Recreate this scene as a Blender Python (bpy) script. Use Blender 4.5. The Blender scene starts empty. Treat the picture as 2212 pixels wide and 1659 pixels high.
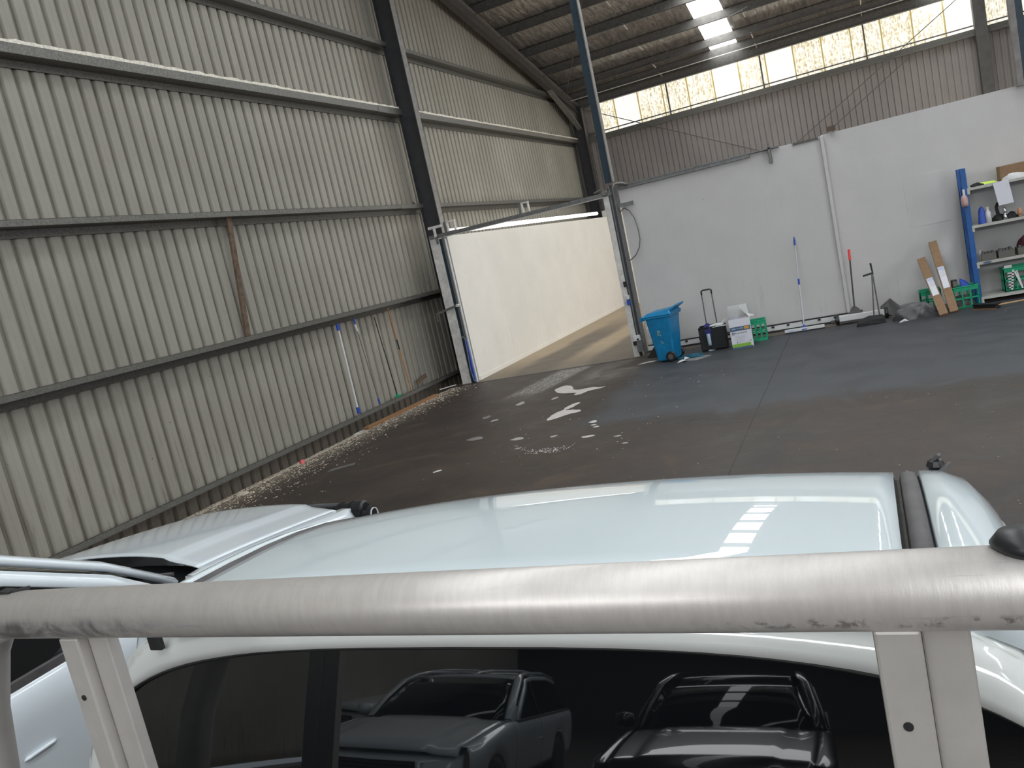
import bpy, bmesh, math, random
from mathutils import Vector, Matrix
random.seed(7)
D = bpy.data
SC = bpy.context.scene
COL = SC.collection
PI = math.pi

# ------------------------------------------------------------------ camera
H_CAM = 2.45
yaw, pit, rol = 0.433550975, -0.144850526, -0.218706191
F = Vector((-math.sin(yaw)*math.cos(pit), math.cos(yaw)*math.cos(pit), math.sin(pit)))
R0 = F.cross(Vector((0, 0, 1))).normalized(); U0 = R0.cross(F)
RR = math.cos(rol)*R0 + math.sin(rol)*U0
UU = -math.sin(rol)*R0 + math.cos(rol)*U0
cd = D.cameras.new('camera'); cam = D.objects.new('camera', cd); COL.objects.link(cam)
M = Matrix((RR, UU, -F)).transposed().to_4x4(); M.translation = Vector((0, 0, H_CAM))
cam.matrix_world = M
cd.sensor_fit = 'HORIZONTAL'; cd.sensor_width = 36.0
cd.lens = 1744.48/2212*36.0
cd.clip_start = 0.02; cd.clip_end = 300
SC.camera = cam

# ------------------------------------------------------------------ world, lights, exposure
w = D.worlds.new('world'); SC.world = w; w.use_nodes = True
bg = w.node_tree.nodes['Background']; bg.inputs[0].default_value = (0.80, 0.90, 1.0, 1); bg.inputs[1].default_value = 1.0
SC.view_settings.view_transform = 'Standard'; SC.view_settings.look = 'None'
SC.view_settings.exposure = 0.22; SC.view_settings.gamma = 1.0; SC.view_settings.use_curve_mapping = False
SC.cycles.use_denoising = True
SC.cycles.max_bounces = 6; SC.cycles.diffuse_bounces = 4; SC.cycles.glossy_bounces = 3
SC.cycles.caustics_reflective = False; SC.cycles.caustics_refractive = False
SC.cycles.sample_clamp_indirect = 4.0

def area(name, loc, direc, sx, sy, power, color):
    l = D.lights.new(name, 'AREA'); l.shape = 'RECTANGLE'; l.size = sx; l.size_y = sy; l.energy = power; l.color = color
    o = D.objects.new(name, l); COL.objects.link(o); o.location = loc
    o.rotation_euler = Vector(direc).to_track_quat('-Z', 'Y').to_euler()
    return o
# added side and rear fill and the yard door of the far bay; the rest is skylight
area('added_side_fill', (17.7, 2.0, 3.2), (-1, 0.1, 0.02), 9, 5.0, 800, (0.95, 0.97, 1.0))  # unseen source added to light upright faces
area('added_rear_fill', (3.5, -17.8, 7.2), (0, 1, -0.22), 24, 1.5, 1500, (0.95, 0.97, 1.0))  # frontal fill added behind the camera, no windows there
area('far_bay_daylight', (5.0, 23.5, 1.9), (-1, 0, 0.02), 9, 3.4, 420, (1.0, 0.95, 0.86))

# ------------------------------------------------------------------ materials
MATS = {}
def mat(name, col, rough=0.6, metal=0.0, spec=0.5, emit=None, es=0.0, var=0.0, vscale=4.0, bump=0.0, bscale=60.0, coat=0.0, alpha=1.0, stretch=None, col2=None):
    if name in MATS: return MATS[name]
    m = D.materials.new(name); m.use_nodes = True
    nt = m.node_tree; b = nt.nodes['Principled BSDF']
    b.inputs['Base Color'].default_value = (*col, 1); b.inputs['Roughness'].default_value = rough
    b.inputs['Metallic'].default_value = metal; b.inputs['Specular IOR Level'].default_value = spec
    b.inputs['Coat Weight'].default_value = coat; b.inputs['Coat Roughness'].default_value = 0.008
    if emit: b.inputs['Emission Color'].default_value = (*emit, 1); b.inputs['Emission Strength'].default_value = es
    if alpha < 1: b.inputs['Alpha'].default_value = alpha
    co = None
    if var > 0 or bump > 0:
        tc = nt.nodes.new('ShaderNodeTexCoord'); mp = nt.nodes.new('ShaderNodeMapping')
        nt.links.new(tc.outputs['Object'], mp.inputs[0]); co = mp.outputs[0]
        if stretch: mp.inputs['Scale'].default_value = stretch
    if var > 0:
        n = nt.nodes.new('ShaderNodeTexNoise'); n.inputs['Scale'].default_value = vscale; n.inputs['Detail'].default_value = 6; n.inputs['Roughness'].default_value = 0.65
        nt.links.new(co, n.inputs[0])
        r = nt.nodes.new('ShaderNodeValToRGB')
        r.color_ramp.elements[0].position = 0.3; r.color_ramp.elements[1].position = 0.7
        c2 = col2 or tuple(c*(1-var) for c in col)
        r.color_ramp.elements[0].color = (*c2, 1)
        r.color_ramp.elements[1].color = (*[min(1, c*(1+var*0.35)) for c in col], 1)
        nt.links.new(n.outputs[0], r.inputs[0]); nt.links.new(r.outputs[0], b.inputs['Base Color'])
    if bump > 0:
        n = nt.nodes.new('ShaderNodeTexNoise'); n.inputs['Scale'].default_value = bscale; n.inputs['Detail'].default_value = 4
        nt.links.new(co, n.inputs[0])
        bp = nt.nodes.new('ShaderNodeBump'); bp.inputs['Strength'].default_value = bump; bp.inputs['Distance'].default_value = 0.01
        nt.links.new(n.outputs[0], bp.inputs['Height']); nt.links.new(bp.outputs[0], b.inputs['Normal'])
    MATS[name] = m
    return m

class NT:
    """small helper for longer node graphs"""
    def __init__(s, m): s.nt = m.node_tree; s.b = s.nt.nodes['Principled BSDF']
    def n(s, t, **kw):
        x = s.nt.nodes.new('ShaderNode'+t)
        for k, v in kw.items():
            if k.startswith('i_'):
                key = k[2:]; key = int(key) if key.isdigit() else key.replace('_', ' ')
                x.inputs[key].default_value = v
            else: setattr(x, k, v)
        return x
    def l(s, a, b): s.nt.links.new(a, b)
    def math(s, op, a, b=None, c=None, clamp=False):
        x = s.nt.nodes.new('ShaderNodeMath'); x.operation = op; x.use_clamp = clamp
        for i, v in enumerate((a, b, c)):
            if v is None: continue
            if isinstance(v, (int, float)): x.inputs[i].default_value = v
            else: s.l(v, x.inputs[i])
        return x.outputs[0]
    def step(s, v, lo, hi):
        x = s.nt.nodes.new('ShaderNodeMapRange'); x.interpolation_type = 'SMOOTHSTEP'
        s.l(v, x.inputs[0]); x.inputs[1].default_value = lo; x.inputs[2].default_value = hi
        return x.outputs[0]
    def mix(s, f, a, b):
        x = s.nt.nodes.new('ShaderNodeMix'); x.data_type = 'RGBA'
        if isinstance(f, (int, float)): x.inputs[0].default_value = f
        else: s.l(f, x.inputs[0])
        for i, v in ((6, a), (7, b)):
            if isinstance(v, tuple): x.inputs[i].default_value = (*v, 1)
            else: s.l(v, x.inputs[i])
        return x.outputs[2]
    def noise(s, co, scale, detail=5, rough=0.6, dist=0.0):
        x = s.n('TexNoise'); x.inputs['Scale'].default_value = scale; x.inputs['Detail'].default_value = detail
        x.inputs['Roughness'].default_value = rough; x.inputs['Distortion'].default_value = dist
        s.l(co, x.inputs[0]); return x.outputs[0]

def floor_mat():
    m = D.materials.new('workshop_floor'); m.use_nodes = True; g = NT(m)
    geo = g.n('NewGeometry'); P = geo.outputs['Position']
    sp = g.n('SeparateXYZ'); g.l(P, sp.inputs[0]); X, Y = sp.outputs[0], sp.outputs[1]
    big = g.noise(P, 0.35, 6, 0.6, 0.4); mid = g.noise(P, 1.6, 8, 0.7, 0.5); fine = g.noise(P, 14, 6, 0.7)
    brown = g.mix(g.step(big, 0.35, 0.68), (0.030, 0.0225, 0.0185), (0.056, 0.041, 0.033))
    brown = g.mix(g.math('MULTIPLY', g.step(mid, 0.5, 0.75), 0.75), brown, (0.105, 0.072, 0.049))
    grey = g.mix(g.step(mid, 0.35, 0.7), (0.042, 0.045, 0.050), (0.068, 0.071, 0.078))
    # freshly painted blue-grey bay in front of the partition
    xe = g.math('ADD', X, g.math('MULTIPLY', big, 1.6)); ye = g.math('ADD', Y, g.math('MULTIPLY', mid, 2.2))
    zone = g.math('MULTIPLY', g.step(xe, -3.6, -3.0), g.step(ye, 11.2, 11.9))
    c = g.mix(zone, brown, grey)
    # far bay: warm pale concrete with darker wheel lanes
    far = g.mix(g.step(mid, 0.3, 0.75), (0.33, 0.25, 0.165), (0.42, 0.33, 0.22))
    xl = g.math('ADD', X, g.math('MULTIPLY', g.math('SUBTRACT', big, 0.5), 0.9))
    l1 = g.math('MULTIPLY', g.step(xl, -7.75, -7.35), g.math('SUBTRACT', 1.0, g.step(xl, -6.75, -6.35)))
    l2 = g.step(xl, -5.95, -5.6)
    lane = g.math('MULTIPLY', g.math('MAXIMUM', l1, l2), g.math('SUBTRACT', 1.0, g.step(Y, 21.0, 27.0)))
    far = g.mix(g.math('MULTIPLY', lane, 0.85), far, (0.10, 0.082, 0.065))
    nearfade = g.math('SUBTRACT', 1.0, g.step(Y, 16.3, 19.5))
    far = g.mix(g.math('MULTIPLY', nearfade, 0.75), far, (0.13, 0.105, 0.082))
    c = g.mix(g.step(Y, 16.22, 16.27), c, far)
    # dusty drag marks just inside the doorway
    wx = g.math('SUBTRACT', X, g.math('MULTIPLY', g.math('SUBTRACT', Y, 14.6), 0.12))
    band = g.math('MULTIPLY', g.step(wx, -6.55, -6.3), g.math('SUBTRACT', 1.0, g.step(wx, -5.85, -5.6)))
    band = g.math('MULTIPLY', band, g.math('MULTIPLY', g.step(Y, 13.2, 14.2), g.math('SUBTRACT', 1.0, g.step(Y, 16.0, 16.22))))
    mp = g.n('Mapping'); g.l(P, mp.inputs[0]); mp.inputs['Scale'].default_value = (6, 1.5, 1); mp.inputs['Rotation'].default_value = (0, 0, 0.3)
    st = g.noise(mp.outputs[0], 3.0, 8, 0.75, 1.5)
    c = g.mix(g.math('MULTIPLY', band, g.step(st, 0.38, 0.60)), c, (0.33, 0.31, 0.29))
    # greyish halo by the right jamb
    dx = g.math('SUBTRACT', X, -4.75); dy = g.math('SUBTRACT', Y, 14.9)
    rr = g.math('SQRT', g.math('ADD', g.math('MULTIPLY', g.math('MULTIPLY', dx, dx), 1.7), g.math('MULTIPLY', g.math('MULTIPLY', dy, dy), 0.5)))
    c = g.mix(g.math('MULTIPLY', g.math('SUBTRACT', 1.0, g.step(rr, 0.3, 1.2)), g.step(mid, 0.35, 0.65)), c, (0.17, 0.155, 0.135))
    # swept grit at the wall foot
    edge = g.math('ADD', X, g.math('MULTIPLY', mid, 0.9))
    gm = g.math('SUBTRACT', 1.0, g.step(edge, -8.5, -7.6))
    gm = g.math('MULTIPLY', gm, g.math('SUBTRACT', 1.0, g.step(Y, 15.5, 16.2)))
    c = g.mix(g.math('MULTIPLY', gm, 0.8), c, (0.17, 0.14, 0.11))
    vo = g.n('TexVoronoi'); vo.inputs['Scale'].default_value = 26; g.l(P, vo.inputs[0])
    spk = g.math('MULTIPLY', g.math('SUBTRACT', 1.0, g.step(vo.outputs['Distance'], 0.16, 0.26)), g.math('GREATER_THAN', vo.outputs['Color'], 0.62))
    c = g.mix(g.math('MULTIPLY', g.math('MULTIPLY', spk, gm), 0.8), c, (0.42, 0.38, 0.31))
    # slab joints and the threshold crack
    j1 = g.math('LESS_THAN', g.math('ABSOLUTE', g.math('SUBTRACT', X, g.math('ADD', -1.51, g.math('MULTIPLY', fine, 0.02)))), 0.008)
    j2 = g.math('LESS_THAN', g.math('ABSOLUTE', g.math('SUBTRACT', Y, g.math('ADD', 16.14, g.math('MULTIPLY', fine, 0.12)))), 0.028)
    j1 = g.math('MULTIPLY', j1, g.math('LESS_THAN', Y, 16.0))
    c = g.mix(g.math('MAXIMUM', j1, j2), c, (0.014, 0.012, 0.011))
    g.l(c, g.b.inputs['Base Color'])
    g.l(g.math('ADD', 0.36, g.math('MULTIPLY', mid, 0.38)), g.b.inputs['Roughness'])
    g.b.inputs['Specular IOR Level'].default_value = 0.35
    bp = g.n('Bump'); bp.inputs['Strength'].default_value = 0.25; bp.inputs['Distance'].default_value = 0.01
    g.l(fine, bp.inputs['Height']); g.l(bp.outputs[0], g.b.inputs['Normal'])
    return m

def cladding_mat(name, a, b_, dirt, left=False):
    m = D.materials.new(name); m.use_nodes = True; g = NT(m)
    geo = g.n('NewGeometry'); P = geo.outputs['Position']
    sp = g.n('SeparateXYZ'); g.l(P, sp.inputs[0]); Z = sp.outputs[2]
    oi = g.n('ObjectInfo')
    n1 = g.noise(P, 0.7, 6, 0.6)
    c = g.mix(g.step(n1, 0.3, 0.7), a, b_)
    c = g.mix(g.math('MULTIPLY', oi.outputs['Random'], 0.22), c, tuple(x*0.72 for x in a))
    mp = g.n('Mapping'); g.l(P, mp.inputs[0]); mp.inputs['Scale'].default_value = (7, 7, 0.5)
    st = g.noise(mp.outputs[0], 2.2, 6, 0.7)
    low = g.math('SUBTRACT', 1.0, g.step(Z, 0.1, 1.9))
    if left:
        # groove shading painted in along with grime, and the sootier sheets beside the column
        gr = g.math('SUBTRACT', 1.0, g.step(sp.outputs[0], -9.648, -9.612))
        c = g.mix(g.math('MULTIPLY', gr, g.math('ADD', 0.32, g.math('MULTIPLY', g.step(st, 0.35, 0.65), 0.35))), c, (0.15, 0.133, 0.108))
        yb_ = g.math('ABSOLUTE', g.math('SUBTRACT', sp.outputs[1], g.math('ADD', 16.5, g.math('MULTIPLY', n1, 0.8))))
        c = g.mix(g.math('MULTIPLY', g.math('SUBTRACT', 1.0, g.step(yb_, 0.2, 0.8)), 0.45), c, (0.20, 0.175, 0.145))
    s = g.math('MULTIPLY', g.step(st, 0.52, 0.72), g.math('ADD', 0.12, g.math('MULTIPLY', low, 0.6)))
    c = g.mix(s, c, dirt)
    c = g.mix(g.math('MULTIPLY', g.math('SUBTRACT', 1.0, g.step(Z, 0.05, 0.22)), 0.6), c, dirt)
    vo = g.n('TexVoronoi'); vo.inputs['Scale'].default_value = 2.3; g.l(P, vo.inputs[0])
    c = g.mix(g.math('SUBTRACT', 1.0, g.step(vo.outputs['Distance'], 0.012, 0.03)), c, (0.06, 0.045, 0.03))
    g.l(c, g.b.inputs['Base Color']); g.b.inputs['Roughness'].default_value = 0.55; g.b.inputs['Specular IOR Level'].default_value = 0.3
    return m

def translucent_mat():
    m = D.materials.new('weathered_translucent_sheet'); m.use_nodes = True; g = NT(m)
    geo = g.n('NewGeometry'); P = geo.outputs['Position']
    mp = g.n('Mapping'); g.l(P, mp.inputs[0]); mp.inputs['Scale'].default_value = (5.0, 1, 1.0)
    a = g.noise(mp.outputs[0], 2.4, 8, 0.75, 0.6)
    mp3 = g.n('Mapping'); g.l(P, mp3.inputs[0]); mp3.inputs['Scale'].default_value = (1.0, 1, .55); sp = g.noise(mp3.outputs[0], 17, 4, 0.6)
    oi = g.n('ObjectInfo')
    base = g.mix(g.step(a, 0.40, 0.58), (0.97, 0.89, 0.66), (1.0, 1.0, 0.94))
    base = g.mix(g.math('MULTIPLY', g.math('MULTIPLY', g.step(sp, 0.47, 0.56), g.step(a, 0.66, 0.42)), 0.9), base, (0.40, 0.31, 0.17))
    clean = g.math('GREATER_THAN', oi.outputs['Random'], 0.93)
    base = g.mix(g.math('MULTIPLY', clean, 0.75), base, (1.0, 1.0, 0.99))
    g.l(base, g.b.inputs['Emission Color']); g.b.inputs['Emission Strength'].default_value = CLER
    g.b.inputs['Base Color'].default_value = (0.5, 0.47, 0.38, 1)
    return m
CLER = 0.80
SKY_E = 11.0

def foil_mat():
    m = D.materials.new('silver_foil_insulation'); m.use_nodes = True; g = NT(m)
    geo = g.n('NewGeometry'); P = geo.outputs['Position']
    mp = g.n('Mapping'); g.l(P, mp.inputs[0]); mp.inputs['Scale'].default_value = (5.0, 0.9, 0.9)
    a = g.noise(mp.outputs[0], 1.4, 5, 0.6, 1.2)
    c = g.mix(g.step(a, 0.3, 0.7), (0.42, 0.39, 0.36), (0.80, 0.76, 0.71))
    g.l(c, g.b.inputs['Base Color']); g.b.inputs['Metallic'].default_value = 0.8; g.b.inputs['Roughness'].default_value = 0.26
    bp = g.n('Bump'); bp.inputs['Strength'].default_value = 0.9; bp.inputs['Distance'].default_value = 0.06
    g.l(a, bp.inputs['Height']); g.l(bp.outputs[0], g.b.inputs['Normal'])
    return m

def rail_mat():
    m = D.materials.new('scuffed_aluminium_tube'); m.use_nodes = True; g = NT(m)
    tc = g.n('TexCoord'); P = tc.outputs['Object']
    mp = g.n('Mapping'); g.l(P, mp.inputs[0]); mp.inputs['Scale'].default_value = (60, 14, 14)
    br = g.noise(mp.outputs[0], 2.0, 5, 0.7)
    sp = g.n('SeparateXYZ'); g.l(P, sp.inputs[0]); X, Z = sp.outputs[0], sp.outputs[2]
    bl = g.noise(P, 16, 7, 0.7, 0.8)
    bl2 = g.noise(P, 45, 6, 0.7, 0.3)
    c = g.mix(g.step(br, 0.3, 0.7), (0.56, 0.525, 0.495), (0.62, 0.585, 0.555))
    # rubbed black patch near the left posts and along the lower half
    lx = g.math('MULTIPLY', g.step(X, -1.32, -1.18), g.math('SUBTRACT', 1.0, g.step(X, -1.0, -0.82)))
    lz = g.math('SUBTRACT', 1.0, g.step(Z, 2.100, 2.118))
    lz2 = g.step(Z, 2.074, 2.084)
    f = g.math('MULTIPLY', g.math('MULTIPLY', lx, g.math('MULTIPLY', lz, lz2)), g.step(bl, 0.40, 0.62))
    c = g.mix(g.math('MULTIPLY', f, 0.8), c, (0.10, 0.095, 0.10))
    rx = g.step(X, -0.22, -0.10); rz = g.math('SUBTRACT', 1.0, g.step(g.math('ABSOLUTE', g.math('SUBTRACT', Z, 2.088)), 0.002, 0.009))
    f2 = g.math('MULTIPLY', g.math('MULTIPLY', rx, rz), g.step(bl2, 0.50, 0.62))
    c = g.mix(g.math('MULTIPLY', f2, 0.75), c, (0.14, 0.12, 0.115))
    mp2 = g.n('Mapping'); g.l(P, mp2.inputs[0]); mp2.inputs['Scale'].default_value = (3, 60, 60)
    sc = g.noise(mp2.outputs[0], 2.2, 5, 0.7)
    c = g.mix(g.math('MULTIPLY', g.step(sc, 0.62, 0.72), 0.35), c, (0.24, 0.22, 0.21))
    g.l(c, g.b.inputs['Base Color']); g.b.inputs['Metallic'].default_value = 0.45
    g.l(g.math('ADD', 0.34, g.math('MULTIPLY', br, 0.12)), g.b.inputs['Roughness'])
    bp = g.n('Bump'); bp.inputs['Strength'].default_value = 0.12; bp.inputs['Distance'].default_value = 0.002
    g.l(br, bp.inputs['Height']); g.l(bp.outputs[0], g.b.inputs['Normal'])
    return m

def wall_mat(name, base, seams=False):
    m = D.materials.new(name); m.use_nodes = True; g = NT(m)
    geo = g.n('NewGeometry'); P = geo.outputs['Position']
    sp = g.n('SeparateXYZ'); g.l(P, sp.inputs[0]); Z = sp.outputs[2]
    n1 = g.noise(P, 1.1, 7, 0.65); 
    c = g.mix(g.step(n1, 0.3, 0.75), tuple(x*0.93 for x in base), base)
    mp = g.n('Mapping'); g.l(P, mp.inputs[0]); mp.inputs['Scale'].default_value = (6, 6, 0.35)
    st = g.noise(mp.outputs[0], 2.0, 6, 0.7)
    low = g.math('ADD', 0.12, g.math('MULTIPLY', g.math('SUBTRACT', 1.0, g.step(Z, 0.2, 1.6)), 0.4))
    c = g.mix(g.math('MULTIPLY', g.step(st, 0.56, 0.75), low), c, tuple(x*0.62 for x in base))
    vo = g.n('TexVoronoi'); vo.inputs['Scale'].default_value = 1.7; g.l(P, vo.inputs[0])
    c = g.mix(g.math('MULTIPLY', g.math('SUBTRACT', 1.0, g.step(vo.outputs['Distance'], 0.015, 0.035)), 0.5), c, (0.2, 0.19, 0.18))
    g.l(c, g.b.inputs['Base Color']); g.b.inputs['Roughness'].default_value = 0.6; g.b.inputs['Specular IOR Level'].default_value = 0.25
    return m

M_FLOOR = floor_mat()
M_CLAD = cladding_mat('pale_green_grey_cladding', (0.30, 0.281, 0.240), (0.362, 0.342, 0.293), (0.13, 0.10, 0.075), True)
M_CLADF = cladding_mat('mauve_grey_cladding', (0.25, 0.225, 0.215), (0.29, 0.265, 0.25), (0.13, 0.11, 0.10))
M_TRANS = translucent_mat()
M_FOIL = foil_mat()
M_RAIL = rail_mat()
M_PART = wall_mat('white_partition_paint', (0.60, 0.582, 0.572))
M_LINE = wall_mat('cream_lining_paint', (0.80, 0.77, 0.72))
M_GALV = mat('galvanised_steel', (0.195, 0.19, 0.175), 0.5, 0.55, var=0.45, vscale=30, bump=0.15)
M_GALVD = mat('dusty_galvanised_steel', (0.15, 0.145, 0.13), 0.7, 0.2, var=0.4, vscale=40)
M_DUST = mat('settled_dust', (0.86, 0.80, 0.70), 0.95, var=0.4, vscale=25, bump=0.4)
M_PURL = mat('dark_galvanised_purlin', (0.13, 0.12, 0.11), 0.55, 0.4, var=0.35, vscale=9)
M_DARK = mat('dark_grey_steel_paint', (0.035, 0.036, 0.04), 0.5, 0.0, var=0.3, vscale=6)
M_RAFT = mat('grey_steel_paint', (0.085, 0.08, 0.075), 0.55, 0.0, var=0.3, vscale=5)
M_FLAN = mat('grey_flange_paint', (0.22, 0.205, 0.195), 0.6, var=0.3, vscale=8)
M_BLUE = mat('dark_blue_steel_paint', (0.006, 0.027, 0.045), 0.5, var=0.3, vscale=8)
M_TRACK = mat('grey_track_steel', (0.20, 0.20, 0.20), 0.45, 0.5, var=0.35, vscale=14)
M_WPNT = mat('dirty_white_paint', (0.68, 0.66, 0.63), 0.6, var=0.3, vscale=9)
M_SKY = mat('skylight_sheet', (0.8, 0.85, 0.9), 0.5, emit=(0.93, 0.98, 1.0), es=SKY_E)
M_STRIP = mat('backlit_strip', (0.9, 0.9, 0.88), 0.5, emit=(1.0, 0.96, 0.90), es=3.0)
M_ROD = mat('steel_rod', (0.14, 0.13, 0.12), 0.5, 0.4)
M_LROD = mat('bridging_rod_and_lit_edge', (0.62, 0.60, 0.55), 0.5, 0.3)
M_PAINT = mat('sky_tinted_white_paint', (0.66, 0.735, 0.765), 0.5, 0.0, spec=0.3, coat=1.0)  # blue of the reflected sky is put into the white
M_PAINT2 = mat('cool_white_car_paint', (0.70, 0.755, 0.80), 0.30, 0.0, spec=0.5, coat=1.0)
M_BODY = mat('cream_white_cab_paint', (0.66, 0.68, 0.66), 0.30, 0.0, spec=0.5, coat=1.0)
M_NIGHT = mat('black_car_paint', (0.006, 0.007, 0.010), 0.25, 0.0, spec=0.6, coat=1.0)
M_RUB = mat('black_rubber', (0.018, 0.018, 0.019), 0.6, var=0.3, vscale=20)
M_TRIM = mat('faded_grey_trim', (0.105, 0.098, 0.10), 0.6, var=0.35, vscale=14)
M_TRIMD = mat('dirty_ditch', (0.05, 0.046, 0.038), 0.8, var=0.5, vscale=60)
M_GLASS = mat('tinted_glass', (0.004, 0.005, 0.006), 0.015, 0.0, spec=0.7)
M_PLAS = mat('black_plastic', (0.013, 0.014, 0.016), 0.38)
M_CHR = mat('chrome', (0.7, 0.7, 0.72), 0.15, 1.0)
M_ALU = mat('powdery_aluminium', (0.53, 0.50, 0.47), 0.5, 0.35, var=0.12, vscale=12, bump=0.05)
M_DECK = mat('worn_tray_deck', (0.09, 0.085, 0.08), 0.5, 0.3, var=0.4, vscale=8)
M_BIN = mat('bright_blue_bin_plastic', (0.006, 0.215, 0.46), 0.42, var=0.3, vscale=6)
M_GREEN = mat('green_crate_plastic', (0.0, 0.33, 0.165), 0.45, var=0.25, vscale=12)
M_RBLUE = mat('blue_rack_paint', (0.008, 0.10, 0.36), 0.45, var=0.25, vscale=10)
M_SHELF = mat('grey_shelf_paint', (0.50, 0.49, 0.45), 0.6, var=0.2, vscale=9)
M_SHIN = mat('shelf_inside', (0.40, 0.40, 0.39), 0.7)
M_CARD = mat('brown_cardboard', (0.28, 0.175, 0.10), 0.85, var=0.2, vscale=12)
M_WHITE = mat('white_plastic', (0.68, 0.68, 0.68), 0.5)
M_PAPER = mat('white_paper', (0.72, 0.72, 0.78), 0.8, var=0.08, vscale=80)
M_LBLUE = mat('pale_blue_print', (0.25, 0.33, 0.60), 0.7, var=0.4, vscale=60, col2=(0.66, 0.68, 0.74))
M_CBLUE = mat('blue_plastic', (0.02, 0.07, 0.40), 0.45)
M_RED = mat('coral_red_grip', (0.85, 0.06, 0.045), 0.5)
M_ROD2 = mat('satin_aluminium', (0.50, 0.50, 0.53), 0.45, 0.3)
M_BAG = mat('dark_grey_plastic_bag', (0.10, 0.10, 0.105), 0.35, var=0.5, vscale=9, bump=0.6, bscale=14)
M_BLK = mat('black_fabric', (0.010, 0.011, 0.012), 0.7, var=0.4, vscale=20)
M_NAVY = mat('navy_cloth', (0.03, 0.03, 0.16), 0.85, var=0.3, vscale=20)
M_SPRAY = mat('pale_blue_bottle', (0.36, 0.45, 0.52), 0.4)
M_WOOD = mat('raw_timber', (0.30, 0.15, 0.065), 0.75, var=0.4, vscale=12, stretch=(1, 8, 8))
M_OLDW = mat('old_grimy_timber', (0.16, 0.11, 0.075), 0.85, var=0.55, vscale=9)
M_ORANGE = mat('orange_stained_broomstick', (0.42, 0.17, 0.05), 0.6)
M_LIME = mat('lime_print', (0.22, 0.45, 0.05), 0.6)
M_BAND = mat('slate_blue_print', (0.07, 0.12, 0.20), 0.6)
M_AMBER = mat('amber_print', (0.62, 0.32, 0.05), 0.6)
M_INK = mat('dark_ink', (0.10, 0.12, 0.18), 0.7)
M_MAROON = mat('maroon_cloth', (0.06, 0.012, 0.02), 0.9)
M_SPILL = mat('dried_white_paint', (0.62, 0.58, 0.55), 0.5, var=0.2, vscale=9)
M_SPILLG = mat('faint_paint_smear', (0.24, 0.225, 0.21), 0.6, var=0.3, vscale=9)
M_GRIT = mat('pale_grit', (0.58, 0.51, 0.41), 0.9, var=0.5, vscale=6)
M_TEAL = mat('teal_cloth', (0.01, 0.10, 0.16), 0.8, var=0.4, vscale=25)
M_TYRE = mat('tyre_rubber', (0.02, 0.02, 0.02), 0.8)
M_LAMP = mat('tail_lamp_red', (0.5, 0.01, 0.01), 0.3, emit=(1, 0.05, 0.03), es=1.5)
M_LENS = mat('lamp_lens', (0.55, 0.57, 0.6), 0.08, 0.0, spec=0.8)

# ------------------------------------------------------------------ object helpers
def tag(o, label=None, cat=None, group=None, kind=None):
    if label: o['label'] = label
    if cat: o['category'] = cat
    if group: o['group'] = group
    if kind: o['kind'] = kind
    return o
def empty(name, loc=(0, 0, 0), rz=0, label=None, cat=None, group=None, kind=None):
    o = D.objects.new(name, None); COL.objects.link(o); o.location = loc; o.rotation_euler = (0, 0, rz)
    o.empty_display_size = 0.1
    return tag(o, label, cat, group, kind)

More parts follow.
